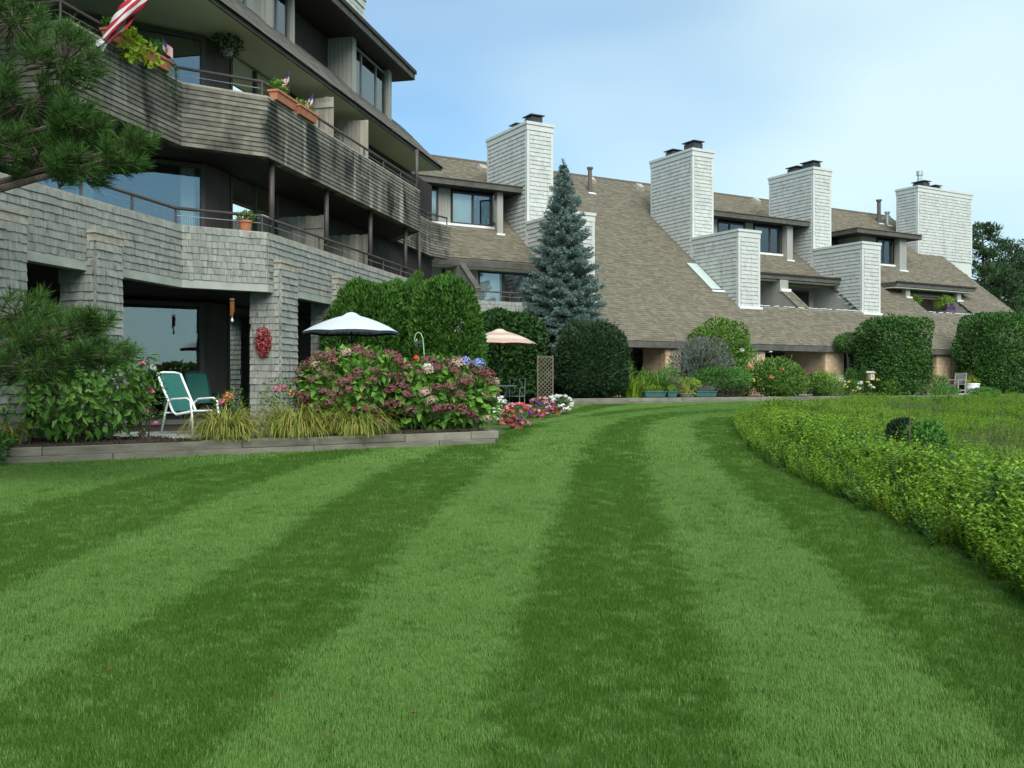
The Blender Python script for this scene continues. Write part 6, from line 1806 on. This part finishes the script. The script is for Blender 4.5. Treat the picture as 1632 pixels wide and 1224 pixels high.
b = fp(fs_of(1524, -1.7), -1.7, BEDZ + .06)
t = thing('teak_armchair', 'weathered grey wooden armchair on the stone pad beside cedar pier', 'chair', b, R(-62))
for sx in (-.29, .29):
    mb = MB(); mb.box((sx, -.26, .32), (.055, .055, .64)); mb.build('leg', M['teak'], t)
    mb = MB(); mb.span((sx, .25, 0), (sx, .27, .5), .055, .055, up=(0, 1, 0)); mb.span((sx, .27, .5), (sx, .36, .98), .05, .05, up=(0, 1, 0)); mb.build('leg', M['teak'], t)
    mb = MB(); mb.box((sx, -.0, .655), (.07, .58, .03)); mb.build('armrest', M['teak'], t)
    mb = MB(); mb.box((sx, 0, .15), (.03, .5, .05)); mb.build('stretcher', M['teak'], t)
for k in range(6):
    mb = MB(); mb.box((0, -.25 + .095 * k, .43), (.56, .08, .022)); mb.build('seat_slat', M['teak'], t)
mb = MB(); mb.box((0, -.26, .38), (.55, .03, .09)); mb.build('seat_rail', M['teak'], t)
for k in range(7):
    x = -.21 + .07 * k; mb = MB(); mb.span((x, .275, .46), (x, .355, .93), .035, .015, up=(0, 1, 0)); mb.build('back_slat', M['teak'], t)
mb = MB(); mb.span((-.3, .36, .95), (.3, .36, .95), .03, .08); mb.build('top_rail', M['teak'], t)
mb = MB()
for k in range(7):
    a0 = -.9 + k * .3
    pass
pad = thing('stone_pad', 'pale stone pad under the wooden armchair', 'paving', fp(fs_of(1545, -2.2), -2.2, BEDZ), R(30))
for k, (x, y, w, d) in enumerate(((-.9, .3, .9, 1.3), (.05, .3, .85, 1.3), (.95, .25, .8, 1.2))):
    mb = MB(); mb.box((x, y, .03), (w, d, .06), .02 * k); o = mb.build('slab', M['concrete'], pad); bv = o.modifiers.new('worn_edges', 'BEVEL'); bv.width = .01
b = fp(fs_of(1550, -1.9), -1.9, BEDZ + .06)
t = thing('flower_pot', 'large white ribbed pot of yellow flowers beside the wooden armchair', 'flower pot', b)
mb = MB(); mb.lathe((0, 0, 0), [(.20, 0), (.27, .06), (.31, .26), (.33, .33), (.30, .35), (.34, .40), (.36, .48), (.33, .49), (.30, .44)], 22); mb.build('pot', M['white_paint'], t, smooth=True)
g = np.random.default_rng(15); Q, N = crown_pts(g, 500, (.34, .34, .2), 2, .3); Q[:, 2] += .55
link('foliage', np_mesh('foliage', *leaf_body(g, Q, N, .1, .05)), M['lf_yel'], t)
Pb = np.zeros((34, 3)); Pb[:, :2] = g.normal(0, .08, (34, 2)); Pb[:, 2] = .5; D = unit_rows(np.stack([g.normal(0, .35, 34), g.normal(0, .35, 34), np.ones(34)], 1))
link('spikes', np_mesh('spikes', *leaf_arrays(g, Pb, D, rand_dirs(g, 34), g.uniform(.4, .75, 34), .025)), M['lf_lily'], t)
for k in range(12):
    a = random.uniform(0, 6.28); put_bloom(t, 'bloom', 'fl_yellow', (.3 * math.cos(a), .3 * math.sin(a), .55 + random.uniform(-.05, .1)), .05, 14, .06)

# pots inside the sunk roof balcony
for x, v, m_, lab in ((1455, 480, None, 'round green basket plant on the small roof balcony'), (1504, 482, 'fl_purple', 'bushy basket plant trailing purple flowers on the small roof balcony')):
    i_ = 3.4; p = fp(fs_of(x, i_), i_, fz(v, x, i_))
    t = thing('hanging_basket', lab, 'plant', p)
    g = np.random.default_rng(int(x)); r = .42 if m_ is None else .5
    Q, N = crown_pts(g, 700, (r, r * .8, r * .75), 2, .2); link('foliage', np_mesh('foliage', *leaf_body(g, Q, N, .11, .05)), M['lf_yel' if m_ else 'lf_vine'], t)
    mb = MB(); mb.lathe((0, 0, -.45), [(.1, 0), (.2, .12), (.22, .25)], 12); mb.build('pot', M['bark'], t)
    mb = MB(); mb.tube([(0, 0, -.2), (0, 0, 6.78 - p.z)], .006, 4); mb.build('chain', M['black'], t)
    if m_:
        for k in range(16): put_bloom(t, 'bloom', m_, (random.uniform(-.1, .45), -.35 + random.uniform(-.1, .05), -.35 + random.uniform(-.2, .2)), .06, 12, .07)

# ------------------------------------------------------------------ balcony planters and flags
def wall_box(label, x, i_, path_s, z, L, plants, kind='window_box', group='terracotta window boxes on the upper balcony', hang=None, dirv=LM):
    c = nw(lb(path_s, i_, z)); t = thing(kind, label, 'planter', c, math.atan2(dirv.y, dirv.x), group)
    mb = MB(); h = .2; vs = [(-L / 2 + .04, -.075, 0), (L / 2 - .04, -.075, 0), (L / 2 - .04, .075, 0), (-L / 2 + .04, .075, 0), (-L / 2, -.11, h), (L / 2, -.11, h), (L / 2, .11, h), (-L / 2, .11, h)]
    mb.add(vs, [(3, 2, 1, 0), (4, 5, 6, 7), (0, 1, 5, 4), (1, 2, 6, 5), (2, 3, 7, 6), (3, 0, 4, 7)]); mb.build('box', M['terra'], t)
    mb = MB()
    for sy in (-.115, .115): mb.box((0, sy, h - .012), (L + .03, .022, .045))
    for sx in (-1, 1): mb.box((sx * (L / 2 + .003), 0, h - .012), (.022, .208, .044))
    mb.build('rim', M['terra'], t)
    for k, (mat, n, w, hh, lo, Lf, Wf, cx, cy) in enumerate(plants):
        g = np.random.default_rng(int(x) * 7 + k); Q, N = crown_pts(g, n, (w / 2, .16 if hh > .3 else .13, (hh - lo) / 2), 2, .25); Q[:, 2] += h + (hh + lo) / 2; Q[:, 0] += cx; Q[:, 1] += cy
        link('foliage', np_mesh('foliage', *leaf_body(g, Q, N, Lf, Wf, .5, -.1 if lo < 0 else .5, .6)), M[mat], t)
    return t
LM_ = LM
wall_box('terracotta window box with lime trailing leaves beside the hanging flag', 186, 1.06, ls_of(190, 1.06), ZU1 + .022, .75, [('lf_lime', 150, .48, .12, -.42, .13, .10, .16, -.12), ('lf_rose', 90, .4, .2, 0, .07, .04, -.2, 0)])
wall_box('terracotta window box with herbs and a trailing green vine', 248, 1.06, ls_of(248, 1.06), ZU1 + .022, .8, [('lf_lime', 40, .22, .05, -.28, .11, .08, -.28, -.12), ('lf_jun', 240, .6, .26, 0, .09, .02, .05, 0), ('lf_hedge', 120, .2, .05, -.75, .07, .03, .36, -.13)])
wall_box('terracotta window box with bright green herb at the balcony corner', 447, -.03, ls_of(449, 0), ZU1 + .022, .95, [('lf_vine', 200, .5, .27, 0, .085, .045, -.15, .03)])
wall_box('terracotta window box with low green plants beside the board partition', 482, -.03, ls_of(484, 0), ZU1 + .022, .95, [('lf_vine', 180, .75, .17, 0, .075, .04, 0, .03)])
c = nw(lb(-.22, .32, ZL1 + .014))
t = thing('flower_pot', 'small terracotta pot with green plant on the lower balcony wall', 'flower pot', c)
mb = MB(); mb.lathe((0, 0, 0), [(.10, 0), (.135, .17), (.155, .175), (.155, .215), (.13, .215)], 16); mb.build('pot', M['terra'], t, smooth=False)
g = np.random.default_rng(77); Q, N = crown_pts(g, 200, (.17, .17, .10), 2, .3); Q[:, 2] += .27
link('foliage', np_mesh('foliage', *leaf_body(g, Q, N, .09, .03, .4, .8, .5)), M['lf_vine'], t)
# hanging basket under the eave
p = at(362, 82, nw(lb(-.2, 1.4, 8)).y + .6)
t = thing('hanging_basket', 'hanging pot of dark trailing plant under the eave soffit', 'plant', p)
mb = MB(); mb.lathe((0, 0, -.12), [(.09, 0), (.15, .14), (.16, .16)], 14); mb.build('pot', M['cap'], t)
g = np.random.default_rng(78); Q, N = crown_pts(g, 420, (.32, .3, .22), 2, .3); Q[:, 2] += .12
link('foliage', np_mesh('foliage', *leaf_body(g, Q, N, .09, .04)), M['lf_dark'], t)
mb = MB(); mb.tube([(0, 0, 0), (0, 0, nw((0, 0, 8.45)).z - p.z)], .006, 4); mb.build('cord', M['black'], t)
# orange flowers on the balcony behind the pine
c = nw(lb(-4.02, 2.6, ZU1 + .022))
t = thing('window_box', 'flower box of yellow and orange blooms behind the pine', 'planter', c, math.atan2(LO.y, LO.x))
mb = MB(); mb.box((0, 0, .1), (.9, .2, .2)); mb.build('box', M['terra'], t)
g = np.random.default_rng(79); Q, N = crown_pts(g, 400, (.55, .2, .22), 2, .3); Q[:, 2] += .3
link('foliage', np_mesh('foliage', *leaf_body(g, Q, N, .08, .04)), M['lf_hedge'], t)
for k in range(26): put_bloom(t, 'bloom', random.choice(('fl_orange', 'fl_yellow', 'fl_red')), (random.uniform(-.5, .5), random.uniform(-.2, 0), random.uniform(.25, .55)), .04, 12, .05)

M['flag_red'] = surf('flag_red', [(.42, .03, .045), (.50, .045, .06)], .8, 8)
M['flag_white'] = surf('flag_white', [(.68, .68, .68), (.76, .76, .76)], .8, 8)
M['flag_blue'] = surf('flag_blue', [(.02, .025, .11), (.03, .035, .15)], .8, 8)
FM = [M['flag_red'], M['flag_white'], M['flag_blue']]
# large flag, furled and hanging from its pole
Yf = nw(lb(ls_of(195, .9), .9, 0)).y - .35
a, b = at(243, -28, Yf), at(166, 66, Yf)
t = thing('american_flag', 'large furled striped flag hanging over the upper balcony', 'flag', b)
ax = (a - b); L = ax.length; ax.normalize(); sd = Vector((ax.z, 0, -ax.x)).normalized(); dp = ax.cross(sd)
mb = MB(); NS, NL = 13, 20; vs = []
for k in range(NL + 1):
    f = k / NL; c = ax * (L * f); wd = .06 + .09 * math.sin(min(1, f * 1.15) * 2.4) ; tw = 1.9 * f - .5
    for j in range(NS + 1):
        u = j / NS; th = 2 * math.pi * .86 * u + tw; rr = wd * (1 + .22 * math.sin(5 * th + 3 * f))
        vs.append(c + sd * (rr * math.cos(th)) + dp * (rr * .7 * math.sin(th)))
fs, ms = [], []
for k in range(NL):
    for j in range(NS):
        fs.append((k * (NS + 1) + j, k * (NS + 1) + j + 1, (k + 1) * (NS + 1) + j + 1, (k + 1) * (NS + 1) + j)); ms.append(2 if (k > 14 and j < 7) else j % 2)
mb.add(vs, fs); mb.m = ms; fl = mb.build('flag_cloth', FM, t, smooth=True)
so = fl.modifiers.new('cloth', 'SOLIDIFY'); so.thickness = .004
mb = MB(); vs = []
for j in range(9):
    th = j / 8 * 5.2; vs += [sd * (.07 * math.cos(th)) + dp * (.05 * math.sin(th)), sd * (.10 * math.cos(th) - .02) + dp * (.07 * math.sin(th)) - ax * (.07 + .03 * (j % 3)) + Vector((-.02, 0, -.05 * (j % 2)))]
mb.add(vs, [(2 * j, 2 * j + 1, 2 * j + 3, 2 * j + 2) for j in range(8)]); mb.build('flag_hem', FM[1], t)
mb = MB(); e = nw(lb(ls_of(270, .5), .5, 8.5)) - b; mb.tube([ax * -.10, ax * (L * .5), ax * (L + .2), e], .013, 8); mb.build('flag_pole', M['white_paint'], t)
def small_flag(label, base, h, w, rz):
    t = thing('small_flag', label, 'flag', base, rz, 'small stick flags in the window boxes')
    mb = MB(); mb.tube([(0, 0, -.1), (0, 0, h)], .005, 5); mb.build('stick', M['black'], t)
    mb = MB(); n = 13; hh = w * .62; vs = []; K = 7
    for j in range(n + 1):
        for k in range(K + 1):
            u = k / K; vs.append((u * w * .55, .03 * math.sin(u * 7) * u, h - .01 - hh * j / n - u * w * .55 - .02 * math.sin(u * 4)))
    fs, ms = [], []
    for j in range(n):
        for k in range(K): fs.append((j * (K + 1) + k, j * (K + 1) + k + 1, (j + 1) * (K + 1) + k + 1, (j + 1) * (K + 1) + k)); ms.append(2 if (j < 7 and k < 3) else j % 2)
    mb.add(vs, fs); mb.m = ms; o = mb.build('flag_cloth', FM, t); so = o.modifiers.new('cloth', 'SOLIDIFY'); so.thickness = .003
zb = nw((0, 0, ZU1 + .2)).z
for (x, v, i_, lab, rz_) in ((259, 60, 1.0, 'small stick flag in the window box with trailing vine', .3), (461, 112, -.08, 'small stick flag in the corner window box', 2.6), (499, 148, -.08, 'small stick flag beside the board partition', 2.9)):
    p = nw(lb(ls_of(x, i_), i_, ZU1)); top = 1.6 + (612 - v) * p.y / 1510
    small_flag(lab, (p.x, p.y, zb), top - zb, .34, rz_)

# dry leaves blown onto the lawn
M['dry_leaf'] = surf('dry_leaf', [(.045, .026, .014), (.09, .05, .025)], .8, 20)
for k, (x, v) in enumerate(((38, 1024), (171, 1078), (443, 1125), (666, 1150), (527, 1186), (980, 1130), (1240, 880))):
    X_, Y_ = to_ground(x, v); g = np.random.default_rng(900 + k)
    V, F = leaf_arrays(g, np.array([[0, 0, 0.]]), np.array([[math.cos(k), math.sin(k), .1]]), np.array([[.1, .1, 1.]]), .045, .028, .25)
    o = link('fallen_leaf', np_mesh('fallen_leaf', V, F), M['dry_leaf'], None, (X_, Y_, gz(Y_) + .036))
    tag(o, 'small dry brown leaf lying flat on the mown lawn', 'leaf', 'fallen leaves on the lawn')
